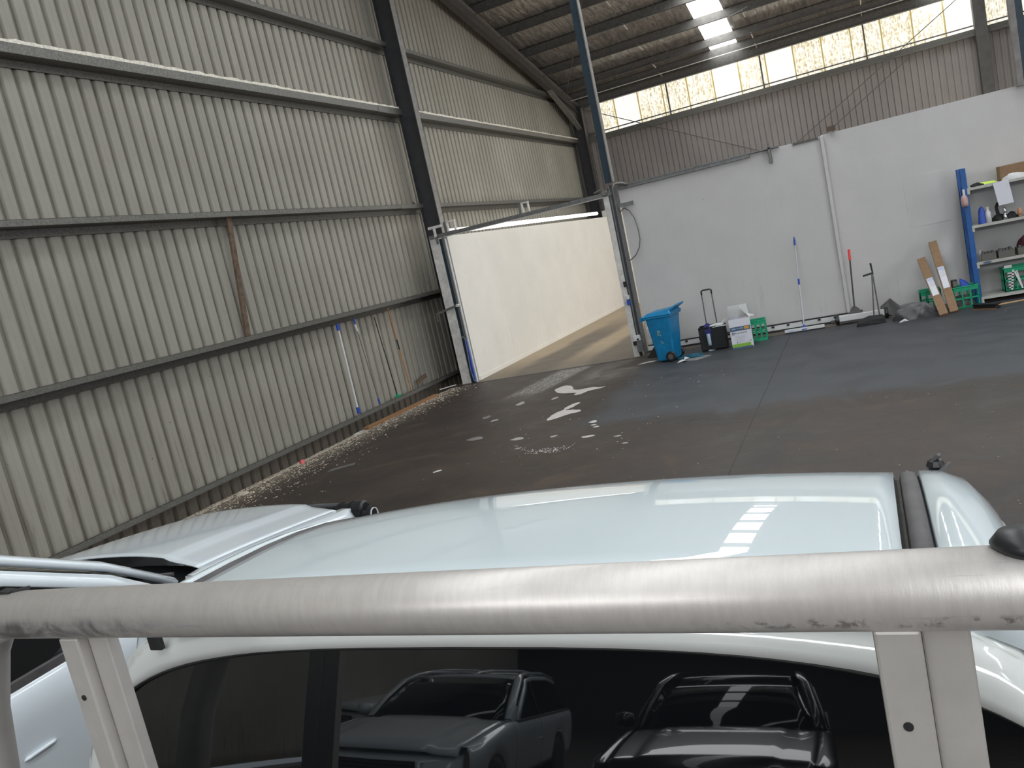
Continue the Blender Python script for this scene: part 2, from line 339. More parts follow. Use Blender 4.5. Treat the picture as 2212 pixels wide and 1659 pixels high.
class MB:
    """mesh builder"""
    def __init__(s): s.v = []; s.f = []; s.m = []; s.mi = 0
    def add(s, vs, fs):
        n = len(s.v); s.v += [tuple(v) for v in vs]; s.f += [tuple(i+n for i in f) for f in fs]; s.m += [s.mi]*len(fs)
        return s
    def box(s, x0, y0, z0, x1, y1, z1):
        return s.add([(x0, y0, z0), (x1, y0, z0), (x1, y1, z0), (x0, y1, z0), (x0, y0, z1), (x1, y0, z1), (x1, y1, z1), (x0, y1, z1)],
                     [(0, 3, 2, 1), (4, 5, 6, 7), (0, 1, 5, 4), (1, 2, 6, 5), (2, 3, 7, 6), (3, 0, 4, 7)])
    def hexa(s, bot, top):
        return s.add(list(bot)+list(top), [(0, 3, 2, 1), (4, 5, 6, 7), (0, 1, 5, 4), (1, 2, 6, 5), (2, 3, 7, 6), (3, 0, 4, 7)])
    def bar(s, a, b, w, h, up=(0, 0, 1)):
        a, b = Vector(a), Vector(b); d = (b-a).normalized(); u = Vector(up)
        if abs(d.dot(u)) > 0.98: u = Vector((0, 1, 0))
        x = d.cross(u).normalized()*w/2; y = x.normalized().cross(d)*h/2
        bot = [a-x-y, a+x-y, a+x+y, a-x+y]; top = [b-x-y, b+x-y, b+x+y, b-x+y]
        return s.hexa(bot, top)
    def tube(s, pts, r, n=12, cap=True):
        pts = [Vector(p) for p in pts]; rs = r if isinstance(r, (list, tuple)) else [r]*len(pts)
        base = len(s.v); ref = None
        for i, p in enumerate(pts):
            d = (pts[min(i+1, len(pts)-1)]-pts[max(i-1, 0)]).normalized()
            if ref is None:
                ref = Vector((0, 0, 1)) if abs(d.z) < 0.9 else Vector((1, 0, 0))
            a = (ref-d*ref.dot(d)).normalized(); ref = a; b = d.cross(a)
            for k in range(n):
                t = 2*PI*k/n; s.v.append(tuple(p+(a*math.cos(t)+b*math.sin(t))*rs[i]))
        for i in range(len(pts)-1):
            for k in range(n):
                q = base+i*n; s.f.append((q+k, q+(k+1) % n, q+n+(k+1) % n, q+n+k)); s.m.append(s.mi)
        if cap:
            s.f.append(tuple(base+k for k in reversed(range(n)))); s.f.append(tuple(base+(len(pts)-1)*n+k for k in range(n))); s.m += [s.mi]*2
        return s
    def lathe(s, c, prof, n=20, axis='z', cap=True):
        base = len(s.v)
        for r, h in prof:
            for k in range(n):
                t = 2*PI*k/n; a, b = r*math.cos(t), r*math.sin(t)
                s.v.append({'z': (c[0]+a, c[1]+b, c[2]+h), 'x': (c[0]+h, c[1]+a, c[2]+b), 'y': (c[0]+b, c[1]+h, c[2]+a)}[axis])
        for i in range(len(prof)-1):
            for k in range(n):
                q = base+i*n; s.f.append((q+k, q+(k+1) % n, q+n+(k+1) % n, q+n+k)); s.m.append(s.mi)
        if cap:
            s.f.append(tuple(base+k for k in reversed(range(n)))); s.f.append(tuple(base+(len(prof)-1)*n+k for k in range(n))); s.m += [s.mi]*2
        return s
    def grid(s, rows, flip=False):
        nr, nc = len(rows), len(rows[0]); base = len(s.v)
        for r in rows: s.v += [tuple(p) for p in r]
        for i in range(nr-1):
            for j in range(nc-1):
                q = (base+i*nc+j, base+i*nc+j+1, base+(i+1)*nc+j+1, base+(i+1)*nc+j)
                s.f.append(q[::-1] if flip else q); s.m.append(s.mi)
        return s
    def prism(s, poly, fn0, fn1):
        n = len(poly); s.add([fn0(*p) for p in poly]+[fn1(*p) for p in poly],
              [tuple(range(n))[::-1], tuple(range(n, 2*n))]+[(i, (i+1) % n, n+(i+1) % n, n+i) for i in range(n)])
        return s
    def build(s, name, m, parent=None, smooth=False, bevel=0, solid=0, sub=0, loc=None, fixn=True, shift=None):
        me = D.meshes.new(name)
        v = s.v if shift is None else [(a-shift[0], b-shift[1], c-shift[2]) for a, b, c in s.v]
        me.from_pydata(v, [], s.f)
        ms = m if isinstance(m, (list, tuple)) else [m]
        for x in ms: me.materials.append(x)
        if len(ms) > 1: me.polygons.foreach_set('material_index', s.m)
        if fixn:
            b = bmesh.new(); b.from_mesh(me); bmesh.ops.recalc_face_normals(b, faces=b.faces); b.to_mesh(me); b.free()
        if smooth: me.polygons.foreach_set('use_smooth', [True]*len(me.polygons))
        o = D.objects.new(name, me); COL.objects.link(o)
        if parent: o.parent = parent
        if loc: o.location = loc
        if shift is not None: o.location = shift
        if sub:
            q = o.modifiers.new('sub', 'SUBSURF'); q.levels = sub; q.render_levels = sub
        if solid:
            q = o.modifiers.new('solid', 'SOLIDIFY'); q.thickness = solid; q.offset = 0
        if bevel:
            q = o.modifiers.new('bevel', 'BEVEL'); q.width = bevel; q.segments = 2; q.limit_method = 'ANGLE'
        return o
def dup(o, loc=None, rot=None, label=None, parent=None):
    c = o.copy(); COL.objects.link(c)
    if parent: c.parent = parent
    if loc is not None: c.location = loc
    if rot is not None: c.rotation_euler = rot
    if label: c['label'] = label
    for ch in list(o.children): dup(ch, parent=c)
    return c
def text(s, name, size, loc, rot, m, parent):
    cu = D.curves.new(name, 'FONT'); cu.body = s; cu.size = size; cu.extrude = 0.0008; cu.align_x = 'LEFT'
    t = D.objects.new(name, cu); COL.objects.link(t)
    dg = bpy.context.evaluated_depsgraph_get(); me = D.meshes.new_from_object(t.evaluated_get(dg)); D.objects.remove(t)
    o = D.objects.new(name, me); COL.objects.link(o); me.materials.clear(); me.materials.append(m)
    o.location = loc; o.rotation_euler = rot; o.parent = parent
    return o

# ------------------------------------------------------------------ building: dimensions
XL = -9.6      # left wall plane
YF = 31.4      # far wall plane
XR, YB = 18.0, -18.0
YR = 4.0       # ridge line
def zroof(y): return 8.0+0.22*(31.4-y) if y >= YR else 8.0+0.22*(31.4-YR)-0.22*(YR-y)

def zfloor(x): return -.16*min(1, max(0, (-8.85-x)/.75))     # the slab edge dips to a gutter along the left wall
fx = [XL-.3, XL, -9.35, -9.1, -8.85, -8.0, XR]
b = MB().grid([[(x, yy, zfloor(x)) for x in fx] for yy in (YB, YF+.2)])
b.add([(XL-.3, YB, -.3), (XR, YB, -.3), (XR, YF+.2, -.3), (XL-.3, YF+.2, -.3)], [(0, 3, 2, 1)])
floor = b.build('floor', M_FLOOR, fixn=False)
tag(floor, kind='structure')

# ---- left wall of trapezoidal sheets
def sheet_profile(npitch, pitch, depth, pan=0.62, slope=0.10):
    pts = []
    for i in range(npitch):
        a = i*pitch
        pts += [(a, 0), (a+pitch*pan*.5-.006, 0), (a+pitch*pan*.5, -.003), (a+pitch*pan*.5+.006, 0), (a+pitch*pan, 0), (a+pitch*(pan+slope), -depth), (a+pitch*(1-slope), -depth)]
    pts.append((npitch*pitch, 0))
    return pts
wall_left = tag(empty('wall_left'), kind='structure')
PITCH = 0.24; NP = 4
prof = sheet_profile(NP, PITCH, 0.050)
y = 31.4; SHEETS = []
me_cache = {}
while y > 3.0:
    y0 = y-NP*PITCH
    zt = round(zroof(y0), 2)+0.1; zt2 = zroof(y)+0.1
    b = MB()
    n = len(prof)
    lo = [(XL+d, y0+a, -.17) for a, d in prof]; hi = [(XL+d, y0+a, zroof(y0+a)+.05) for a, d in prof]
    b.grid([lo, hi])
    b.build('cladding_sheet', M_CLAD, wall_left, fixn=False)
    y = y0
MB().box(XL-.1, YB, 0, XL, y, 14.2).build('cladding_plain', M_CLAD, wall_left)

# girts: Z sections, web level, room flange up, wall flange down
def girt(zc, ya, yb, dusty=False, m=M_GALV):
    t = .004; xi = XL+.24; xo = XL+.005; fh = .135 if dusty else .085; lo_ = .11 if zc > 1 else .03
    b = MB()
    b.box(xo, ya, zc-t/2, xi, yb, zc+t/2)                       # web
    b.box(xi-t, ya, zc, xi, yb, zc+fh)                        # room flange
    b.box(xi-.022, ya, zc+fh-.004, xi, yb, zc+fh)                # lip
    b.box(xo, ya, zc-lo_, xo+t, yb, zc)                        # wall flange
    b.box(xo, ya, zc-lo_, xo+.022, yb, zc-lo_+.004)
    g = b.build('girt', m, wall_left)
    if dusty:
        d = MB(); rnd = random.Random(3); yy = ya; rows = []
        while yy < yb:
            h = zc+fh+rnd.uniform(.035, .062)
            rows.append([(xi-.16, yy, zc+.004), (xi-.08, yy, h+.004), (xi-.012, yy, h), (xi+.002, yy, h-.012), (xi+.003, yy, zc+fh-.004)]); yy += .12
        d.grid(rows).build('dust_ridge', M_DUST, g, smooth=True)
    return g
for zc, dusty, m in ((0.135, False, M_GALVD), (2.14, False, M_GALVD), (4.20, False, M_GALV), (6.38, True, M_GALV), (7.96, False, M_GALV)):
    girt(zc, 3.0, 17.5, dusty, m)
    girt(zc, 17.505, 31.1 if zc > 3 else 18.3, dusty, m)
for zc in (4.20, 6.38, 7.96):          # lap sleeves at the column
    MB().box(XL+.2405, 16.45, zc-.004, XL+.246, 18.6, zc+(.14 if zc == 6.38 else .09)).box(XL+.01, 16.45, zc-.009, XL+.2405, 18.6, zc-.003).build('lap_sleeve', M_GALV, wall_left)
# old timber batten between two girts, leaning
bt = MB().bar((XL+.16, 10.86, 4.20), (XL+.12, 10.62, 2.20), .10, .045, up=(1, 0, 0)).build('timber_batten', M_OLDW, None, bevel=.004)
tag(bt, 'grimy brown timber batten propped between two girts of the left wall', 'timber')

# columns and portal rafters at the left wall
def ibeam(b, a, c, depth_dir, depth, width_dir, width, t=.014):
    a, c = Vector(a), Vector(c); dd = Vector(depth_dir).normalized(); wd = Vector(width_dir).normalized()
    def slab(off, dw, ww):
        p = [off-dd*dw/2-wd*ww/2, off+dd*dw/2-wd*ww/2, off+dd*dw/2+wd*ww/2, off-dd*dw/2+wd*ww/2]
        b.hexa([a+q for q in p], [c+q for q in p])
    z = Vector((0, 0, 0))
    slab(z, depth-t, t); slab(dd*depth/2, t, width); slab(-dd*depth/2, t, width)
    return b
c1 = empty('steel_column', (-9.19, 17.5, 0), label='dark steel column rising up the left wall beside the doorway', cat='column')
b = MB(); 
b.box(-.215, -.012, 0, .215, .012, 11.0).build('web', M_DARK, c1)
MB().box(.205, -.10, 0, .222, .10, 11.0).build('flange', M_FLAN, c1)
MB().box(-.222, -.10, 0, -.205, .10, 11.0).build('flange', M_DARK, c1)
MB().bar((-.21, -.05, 4.15), (-.21, -.40, 4.34), .03, .03).build('fly_brace', M_GALV, c1)
c2 = empty('steel_column', (-9.19, 31.0, 0), label='dark steel corner column where the left wall meets the far wall', cat='column')
MB().box(-.20, -.012, 0, .20, .012, 7.7).build('web', M_DARK, c2)
MB().box(.19, -.14, 0, .21, .14, 7.7).build('flange', M_RAFT, c2)
MB().box(-.21, -.14, 0, -.19, .14, 7.7).build('flange', M_DARK, c2)
# rafter running up the left wall
rf = empty('steel_rafter', (0, 0, 0), label='grey steel rafter sloping up the left wall under the roof', cat='rafter')
def rpt(x, y, dz): return (x, y, zroof(y)-dz)
for nm, dz, th, wd, mm in (('flange', .30, .016, .20, M_FLAN), ('flange', .66, .016, .20, M_RAFT)):
    MB().hexa([rpt(-9.19-wd/2, 31.2, dz+th), rpt(-9.19+wd/2, 31.2, dz+th), rpt(-9.19+wd/2, 31.2, dz), rpt(-9.19-wd/2, 31.2, dz)],
              [rpt(-9.19-wd/2, YR, dz+th), rpt(-9.19+wd/2, YR, dz+th), rpt(-9.19+wd/2, YR, dz), rpt(-9.19-wd/2, YR, dz)]).build(nm, mm, rf)
MB().hexa([rpt(-9.20, 31.2, .66), rpt(-9.18, 31.2, .66), rpt(-9.18, 31.2, .31), rpt(-9.20, 31.2, .31)],
          [rpt(-9.20, YR, .66), rpt(-9.18, YR, .66), rpt(-9.18, YR, .31), rpt(-9.20, YR, .31)]).build('web', M_RAFT, rf)
MB().add([(-9.185, 31.0, 6.85), (-9.185, 31.0, zroof(31)-.66), (-9.185, 28.2, zroof(28.2)-.66), (-9.195, 31.0, 6.85), (-9.195, 31.0, zroof(31)-.66), (-9.195, 28.2, zroof(28.2)-.66)],
         [(0, 1, 2), (3, 5, 4), (0, 2, 5, 3), (0, 3, 4, 1), (1, 4, 5, 2)]).build('haunch', M_RAFT, rf)
MB().hexa([(-9.29, 31.0, 6.84), (-9.09, 31.0, 6.84), (-9.09, 31.0, 6.87), (-9.29, 31.0, 6.87)],
          [(-9.29, 28.2, zroof(28.2)-.68), (-9.09, 28.2, zroof(28.2)-.68), (-9.09, 28.2, zroof(28.2)-.65), (-9.29, 28.2, zroof(28.2)-.65)]).build('haunch_flange', M_FLAN, rf)

# ---- far wall: plinth of sheets, sill, translucent clerestory
wall_far = tag(empty('wall_far'), kind='structure')
pf = sheet_profile(4, 0.2, 0.030, pan=.80, slope=.04)
x = XL
while x < 14:
    b = MB(); lo = [(x+a, YF-d, 0) for a, d in pf]; hi = [(x+a, YF-d, 6.45) for a, d in pf]
    b.grid([lo, hi]).build('cladding_sheet', M_CLADF, wall_far, fixn=False); x += .8
MB().box(XL, YF+.0, 6.4, -8.75, YF+.02, 8.0).build('cladding_sheet', M_CLADF, wall_far)
x = -8.75; pt = sheet_profile(6, 0.155, 0.02, pan=.7, slope=.1)
clerestory = tag(empty('window_1'), kind='structure')
while x < 12:
    b = MB(); lo = [(x+a, YF+.06-d, 6.52) for a, d in pt]; hi = [(x+a, YF+.06-d, 8.05) for a, d in pt]
    b.grid([lo, hi]).build('translucent_sheet', M_TRANS, clerestory, fixn=False)
    MB().box(x-.022, YF+.0, 6.52, x+.022, YF+.035, 8.05).build('lap_strip', mat('olive_lap', (.34, .28, .12), .8, emit=(.5, .40, .16), es=.55), clerestory)  # olive strip over each sheet overlap, given its own glow
    x += .93
x = -9.15
while x < 12:
    MB().box(x-.025, YF-.02, 6.5, x+.025, YF+.03, 8.0).build('mullion', M_ROD if True else M_DARK, clerestory); x += 3.37
MB().box(-9.0, YF-.10, 6.60, 12, YF-.07, 6.64).build('sill_rail', M_ROD, clerestory)
MB().box(-9.3, YF-.22, 6.38, 12, YF+.0, 6.50).build('sill_girt', M_GALVD, clerestory)
MB().box(-9.3, YF-.22, 6.29, 12, YF-.20, 6.385).build('sill_lip', M_GALVD, clerestory)
MB().box(XL, YF+.1, 8.0, XR, YF+.2, 8.4).build('eave_fascia', M_PURL, wall_far)
for x, nm in ((4.27, 'steel_column'),):
    c = empty(nm, (x, 31.0, 0), label='dark steel column standing against the far wall, right of the clerestory', cat='column')
    MB().box(-.17, -.01, 0, -.15, .30, 7.7).build('flange', M_RAFT, c)
    MB().box(.15, -.01, 0, .17, .30, 7.7).build('flange', M_RAFT, c)
    MB().box(-.16, .12, 0, .16, .14, 7.7).build('web', M_RAFT, c)
    MB().box(-.17, -.03, 0, .17, -.01, 7.7).build('face_plate', M_RAFT, c)
# far-wall bracing rods
for a, c, lb in (((3.75, 31.1, 7.55), (-1.6, 31.1, 4.40), 'long thin bracing rod climbing right across the clerestory'),
                 ((2.6, 31.2, 6.45), (-0.5, 31.2, 4.55), 'faint thin bracing rod beside the long one on the far wall'),
                 ((-9.2, 31.1, 7.68), (-2.6, 31.1, 4.28), 'thin bracing rod falling right from the corner column'),
                 ((3.75, 31.1, 7.55), (3.4, 31.1, 7.75), 'short top end of the bracing rod under the eave')):
    tag(MB().tube([a, c], .014, 6).build('bracing_rod', M_ROD), lb, 'rod')

# ---- roof
ceiling = tag(empty('ceiling'), kind='structure')
xs = [XL, -3.90, -2.98, 2.9, 3.8, 9.6, 10.5, XR]
for (ya, yb) in ((YF+.15, YR), (YR, YB)):
    for i in range(len(xs)-1):
        sky = i % 2 == 1
        x0, x1 = xs[i], xs[i+1]
        b = MB()
        if sky:
            b.hexa([(x0, ya, zroof(ya)), (x1, ya, zroof(ya)), (x1, ya, zroof(ya)+.02), (x0, ya, zroof(ya)+.02)],
                   [(x0, yb, zroof(yb)), (x1, yb, zroof(yb)), (x1, yb, zroof(yb)+.02), (x0, yb, zroof(yb)+.02)])
            b.build('skylight_sheet', M_SKY, ceiling)
        else:
            n = 40; rows = []
            # foil sags a little between purlins
            k = max(2, int(abs(ya-yb)/.17)); 
            for q in range(k+1):
                yy = ya+(yb-ya)*q/k; ph = ((29.6-yy) % 1.7)/1.7
                rows.append([(x0+(x1-x0)*j/6, yy, zroof(yy)-.035*math.sin(PI*ph)) for j in range(7)])
            b.grid(rows).build('foil_panel', M_FOIL, ceiling, smooth=True)
            MB().hexa([(x0, ya, zroof(ya)+.03), (x1, ya, zroof(ya)+.03), (x1, ya, zroof(ya)+.06), (x0, ya, zroof(ya)+.06)],
                      [(x0, yb, zroof(yb)+.03), (x1, yb, zroof(yb)+.03), (x1, yb, zroof(yb)+.06), (x0, yb, zroof(yb)+.06)]).build('roof_sheet', M_GALVD, ceiling)
ylist = [30.54]; y = 29.6
while y > YB+1:
    if abs(y-YR) > .3: ylist.append(y)
    y -= 1.7
for k, y in enumerate(ylist):
    z = zroof(y)-.03; s = 1
    b = MB(); b.box(XL, y, z-.27, XR, y+.006, z)
    b.box(XL, y-.08, z-.275, XR, y+.006, z-.269); b.box(XL, y-.08, z-.275, XR, y-.074, z-.25)
    b.box(XL, y, z-.006, XR, y+.08, z)
    b.build('purlin', M_PURL, ceiling)
    if k == 0:
        MB().box(XL, y-.10, z-.30, XR, y-.06, z-.276).build('lit_purlin_edge', M_LROD, ceiling)  # pale strip for the lit lower flange, its light put into the colour
MB().box(XL, 31.0, 7.62, XR, 31.02, 8.02).build('eave_beam', M_PURL, ceiling)
MB().box(XL, 30.92, 7.60, XR, 31.10, 7.62).build('eave_beam', M_PURL, ceiling)
for x in (-9.15+3.37, -9.15+6.74, -9.15+10.11, -9.15+13.48):
    for k in range(0, 9):
        y = ylist[k]; z = zroof(y)-.31
        MB().bar((x, y-.02, z+.05), (x, y+.55, z-.075+.05), .035, .02).build('bridging_bar', M_LROD, ceiling)
# roof bracing rods
for a, c, lb in (((-9.1, 29.8, 8.02), (-5.6, 22.5, 9.62), 'thin diagonal bracing rod below the roof near the corner'),
                 ((-8.6, 30.6, 7.9), (-2.2, 27.5, 8.5), 'thin diagonal bracing rod under the first purlins')):
    tag(MB().tube([a, c], .012, 6).build('bracing_rod', M_ROD), lb, 'rod')

# ---- other sides of the shed (behind and beside the photographer)
M_CLADB = mat('darkened_back_cladding', (.07, .068, .066), .8)  # dark tone put in so the rear window mirrors a dim shed
wall_right = tag(MB().box(XR, YB, 5.9, XR+.1, YF, 14).box(XR, YB, 0, XR+.1, -2.6, 5.9).box(XR, 6.6, 0, XR+.1, YF, 5.9).build('wall_right', M_CLADF), kind='structure')
wall_back = tag(MB().box(XL, YB-.1, 5.9, XR, YB, 14).box(XL, YB-.1, 0, XR, YB, 5.9).build('wall_back', M_CLADB), kind='structure')

# ---- partition with sliding door panel
part = tag(MB().box(-.45, 16.84, 0, XR, 16.98, 3.53).box(-4.45, 16.86, 0, -.45, 16.95, 3.45).build('wall_partition', M_PART), kind='structure')
slide = tag(empty('door_1'), kind='structure')
MB().box(-4.42, 16.70, .15, -.42, 16.82, 3.50).build('door_panel', M_PART, slide, bevel=.006)
MB().box(-.47, 16.64, .15, -.41, 16.82, 3.50).build('edge_trim', M_PART, slide, bevel=.01)
MB().box(-4.40, 16.62, 3.44, -1.75, 16.80, 3.50).box(-4.40, 16.60, 3.50, -1.2, 16.80, 3.525).build('head_track', M_TRACK, slide)
MB().box(-4.42, 16.68, .125, -.20, 16.80, .150).build('bottom_seal', M_RUB, slide)
MB().box(-4.42, 16.66, .035, -.20, 16.80, .125).build('kick_strip', M_WHITE, slide)
MB().box(-4.42, 16.62, .0, -.20, 16.80, .035).build('floor_seal', M_RUB, slide)
b = MB(); x = -4.2
while x < -.3: b.box(x, 16.645, .09, x+.05, 16.66, .125); x += .29
b.build('fixing_lugs', M_PLAS, slide)
for x in (-1.40,):
    MB().box(x, 16.60, 3.24, x+.05, 16.69, 3.62).build('hanger_bracket', M_GALV, slide, bevel=.003)
MB().box(-.32, 16.70, 3.56, -.18, 16.86, 3.64).build('end_stop', M_OLDW, slide)
MB().box(-.95, 16.66, 3.46, -.50, 16.80, 3.50).build('head_plate', M_GALVD, slide)

tag(MB().box(.80, 16.836, 1.50, 1.75, 16.842, 2.42).build('trim_2', M_PART, bevel=.004), kind='structure')
# ---- doorway: jambs, tracks, head beam
frame = tag(empty('door_2'), kind='structure')
MB().box(-8.76, 16.28, -.01, -8.53, 16.44, 3.42).build('jamb_post', M_WPNT, frame, bevel=.004)
MB().box(-8.53, 16.30, 0, -8.45, 16.40, 3.32).build('jamb_channel', M_BLUE, frame)
MB().box(-8.45, 16.28, 0, -8.40, 16.36, 3.34).build('jamb_angle', M_TRACK, frame)
MB().box(-8.40, 16.30, 0, -8.375, 16.34, 3.30).build('jamb_edge', M_WHITE, frame)
MB().box(-8.74, 16.26, 3.35, -4.46, 16.34, 3.43).build('head_beam', M_TRACK, frame)
MB().box(-8.38, 16.27, 3.335, -4.63, 16.345, 3.352).build('lit_head_edge', M_WHITE, frame)  # white strip paints in the lit bottom edge of the beam
for x0, x1, z1 in ((-8.26, -8.05, 3.66), (-6.43, -6.26, 3.65)):
    t = .028
    MB().box(x0, 16.27, 3.42, x0+t, 16.33, z1).box(x1-t, 16.27, 3.42, x1, 16.33, z1).box(x0+t, 16.27, z1-t, x1-t, 16.33, z1).box(x0+t, 16.27, 3.42, x1-t, 16.33, 3.445).build('hoop_bracket', M_WPNT, frame)
    MB().box(x0-.07, 16.27, 3.42, x0-.03, 16.31, z1).build('hoop_bracket', M_TRACK, frame)
MB().box(-8.70, 16.20, 3.56, -8.36, 16.26, 3.62).build('top_lug', M_WPNT, frame, bevel=.01)
MB().box(-8.58, 16.20, 3.36, -8.53, 16.25, 3.56).build('top_lug', M_WPNT, frame, bevel=.008)
MB().box(-8.56, 16.20, 3.22, -8.52, 16.24, 3.38).build('top_lug', M_TRACK, frame)
MB().bar((-8.98, 16.22, 1.70), (-8.42, 16.22, 1.80), .04, .045).bar((-8.97, 16.22, 1.70), (-8.97, 16.22, 1.52), .04, .04).build('side_arm', M_TRACK, frame)
MB().lathe((-8.40, 16.22, 1.80), [(.0, -.03), (.035, -.03), (.035, .03), (.0, .03)], 12, 'y').build('guide_roller', M_WPNT, frame)
# right jamb and its tracks
MB().box(-4.645, 16.28, 0, -4.53, 16.40, 3.36).build('jamb_post', M_WPNT, frame, bevel=.004)
MB().box(-4.53, 16.32, .0, -4.505, 16.44, 3.50).build('track', M_DARK, frame)
MB().box(-4.505, 16.30, .25, -4.48, 16.44, 3.52).build('track', M_TRACK, frame)
MB().box(-4.48, 16.34, .25, -4.445, 16.50, 3.55).build('track', M_DARK, frame)
MB().box(-4.445, 16.36, 0, -4.42, 16.60, 3.50).build('track', M_TRACK, frame)
MB().box(-4.54, 16.24, .10, -4.42, 16.31, .34).build('track_foot', M_TRACK, frame)
MB().box(-4.575, 16.22, .34, -4.44, 16.30, .45).build('latch_plate', M_WHITE, frame, bevel=.005)
MB().lathe((-4.48, 16.21, .37), [(.0, -.01), (.022, -.01), (.022, .02), (.0, .02)], 10, 'y').build('latch_knob', M_PLAS, frame)
MB().box(-4.60, 16.24, .25, -4.53, 16.29, .33).build('latch_bolt', M_PLAS, frame)
for z in (1.48, 1.10): MB().box(-4.56, 16.22, z, -4.50, 16.29, z+.11).build('hinge_block', M_PLAS if z > 1.2 else M_CBLUE, frame, bevel=.006)
MB().box(-4.55, 16.22, 1.22, -4.50, 16.29, 1.30).build('hinge_block', M_WHITE, frame, bevel=.006)
MB().lathe((-4.58, 16.24, 3.42), [(.0, -.03), (.05, -.03), (.06, 0), (.05, .03), (0, .03)], 10, 'y').build('cable_drum', M_TRACK, frame)
MB().bar((-4.80, 16.26, 3.47), (-4.60, 16.26, 3.52), .03, .03).build('spring_lug', M_GALV, frame)
MB().tube([(-4.44, 16.40, 3.30), (-4.45, 16.38, 3.48), (-4.40, 16.42, 3.56), (-4.28, 16.50, 3.55), (-4.2, 16.6, 3.50)], .03, 10).build('track_bend', M_GALV, frame, smooth=True)
tag(MB().box(-4.46, 16.50, 3.08, -4.12, 16.56, 3.155).box(-4.135, 16.49, 3.075, -4.118, 16.57, 3.16).build('bracket_arm', M_TRACK), 'grey steel arm sticking out of the door track above the cable loop', 'bracket')
import itertools
cab = [(-4.46, 2.85), (-4.42, 3.0), (-4.33, 3.055), (-4.23, 2.98), (-4.15, 2.8), (-4.115, 2.55), (-4.12, 2.36), (-4.17, 2.20), (-4.27, 2.07), (-4.38, 2.0), (-4.46, 1.97)]
tag(MB().tube([(a, 16.60-.06*math.sin(PI*i/10), z) for i, (a, z) in enumerate(cab)], .011, 8).build('cable_loop', M_TRACK, smooth=True), 'grey cable looping out of the door track over the white panel', 'cable')
# threshold groove
tag(MB().box(-8.38, 16.12, -.004, -4.6, 16.17, .004).build('trim_1', M_DARK), kind='structure')
# blue posts above the partition
for x, xb, lb in ((-4.63, -4.54, 'blue steel post rising to the roof above the right door jamb'), (2.70, 2.795, 'blue steel post above the partition near the right edge')):
    p = empty('steel_post', (x, 16.62, 0), label=lb, cat='post')
    z0 = 3.62 if x < 0 else 3.5
    MB().box(0, -.02, z0, .155, .04, 11.1).build('web', M_BLUE, p) if x < 0 else MB().box(.09, -.02, z0, .20, .04, 11.1).build('web', M_BLUE, p)
    MB().box(.155, -.06, z0, .175, .10, 11.1).build('flange', M_FLAN, p) if x < 0 else MB().box(0, -.06, z0, .09, .10, 11.1).build('flange', M_FLAN, p)

# ---- far bay seen through the doorway
lin = tag(empty('wall_lining'), kind='structure')
MB().box(-8.55, 16.46, 0, -8.40, 29.55, 3.36).build('lining_panel', M_LINE, lin)
MB().box(-8.55, 29.45, 0, 3.0, 29.60, 3.60).build('lining_panel', M_LINE, lin)
tag(MB().box(-8.41, 16.5, 0, -8.385, 29.45, .09).build('baseboard_left', M_LINE), kind='structure')
tag(MB().tube([(-8.42, 16.7, 3.46), (-8.42, 28.35, 3.52)], .055, 12).build('daylit_strip', M_STRIP, smooth=True), 'long glowing white strip of daylit sheeting along the top of the cream lining wall', 'light')  # glowing tube in place of a daylit gap of translucent sheeting

# ------------------------------------------------------------------ vehicles
def interp(x, xs_, ys_):
    if x <= xs_[0]: return ys_[0]
    for i in range(len(xs_)-1):
        if x <= xs_[i+1]: return ys_[i]+(ys_[i+1]-ys_[i])*(x-xs_[i])/(xs_[i+1]-xs_[i])
    return ys_[-1]
def lerp3(a, b, t): return tuple(a[i]+(b[i]-a[i])*t for i in range(3))
def ribbon(path_a, path_b, thick_dir, th):
    """thin solid strip between two polylines"""
    b = MB(); n = len(path_a); td = Vector(thick_dir)*th
    A = [Vector(p) for p in path_a]; B = [Vector(p) for p in path_b]
    rows = [[A[i], B[i], B[i]+td, A[i]+td, A[i]] for i in range(n)]
    b.grid(rows)
    b.add(rows[0][:4], [(0, 1, 2, 3)]); b.add(rows[-1][:4], [(3, 2, 1, 0)])
    return b

def wheel(root, x, y, r, wdt, side):
    o = MB().lathe((x, y, r), [(r*.55, -wdt/2), (r*.9, -wdt/2), (r, -wdt*.32), (r, wdt*.32), (r*.9, wdt/2), (r*.55, wdt/2)], 28, 'x').build('tyre', M_TYRE, root, smooth=True)
    MB().lathe((x, y, r), [(0.02, side*wdt*.40), (r*.2, side*wdt*.42), (r*.45, side*wdt*.30), (r*.56, side*wdt*.44), (r*.56, -side*wdt*.3), (.02, -side*wdt*.3)], 20, 'x').build('rim', M_CHR, o)

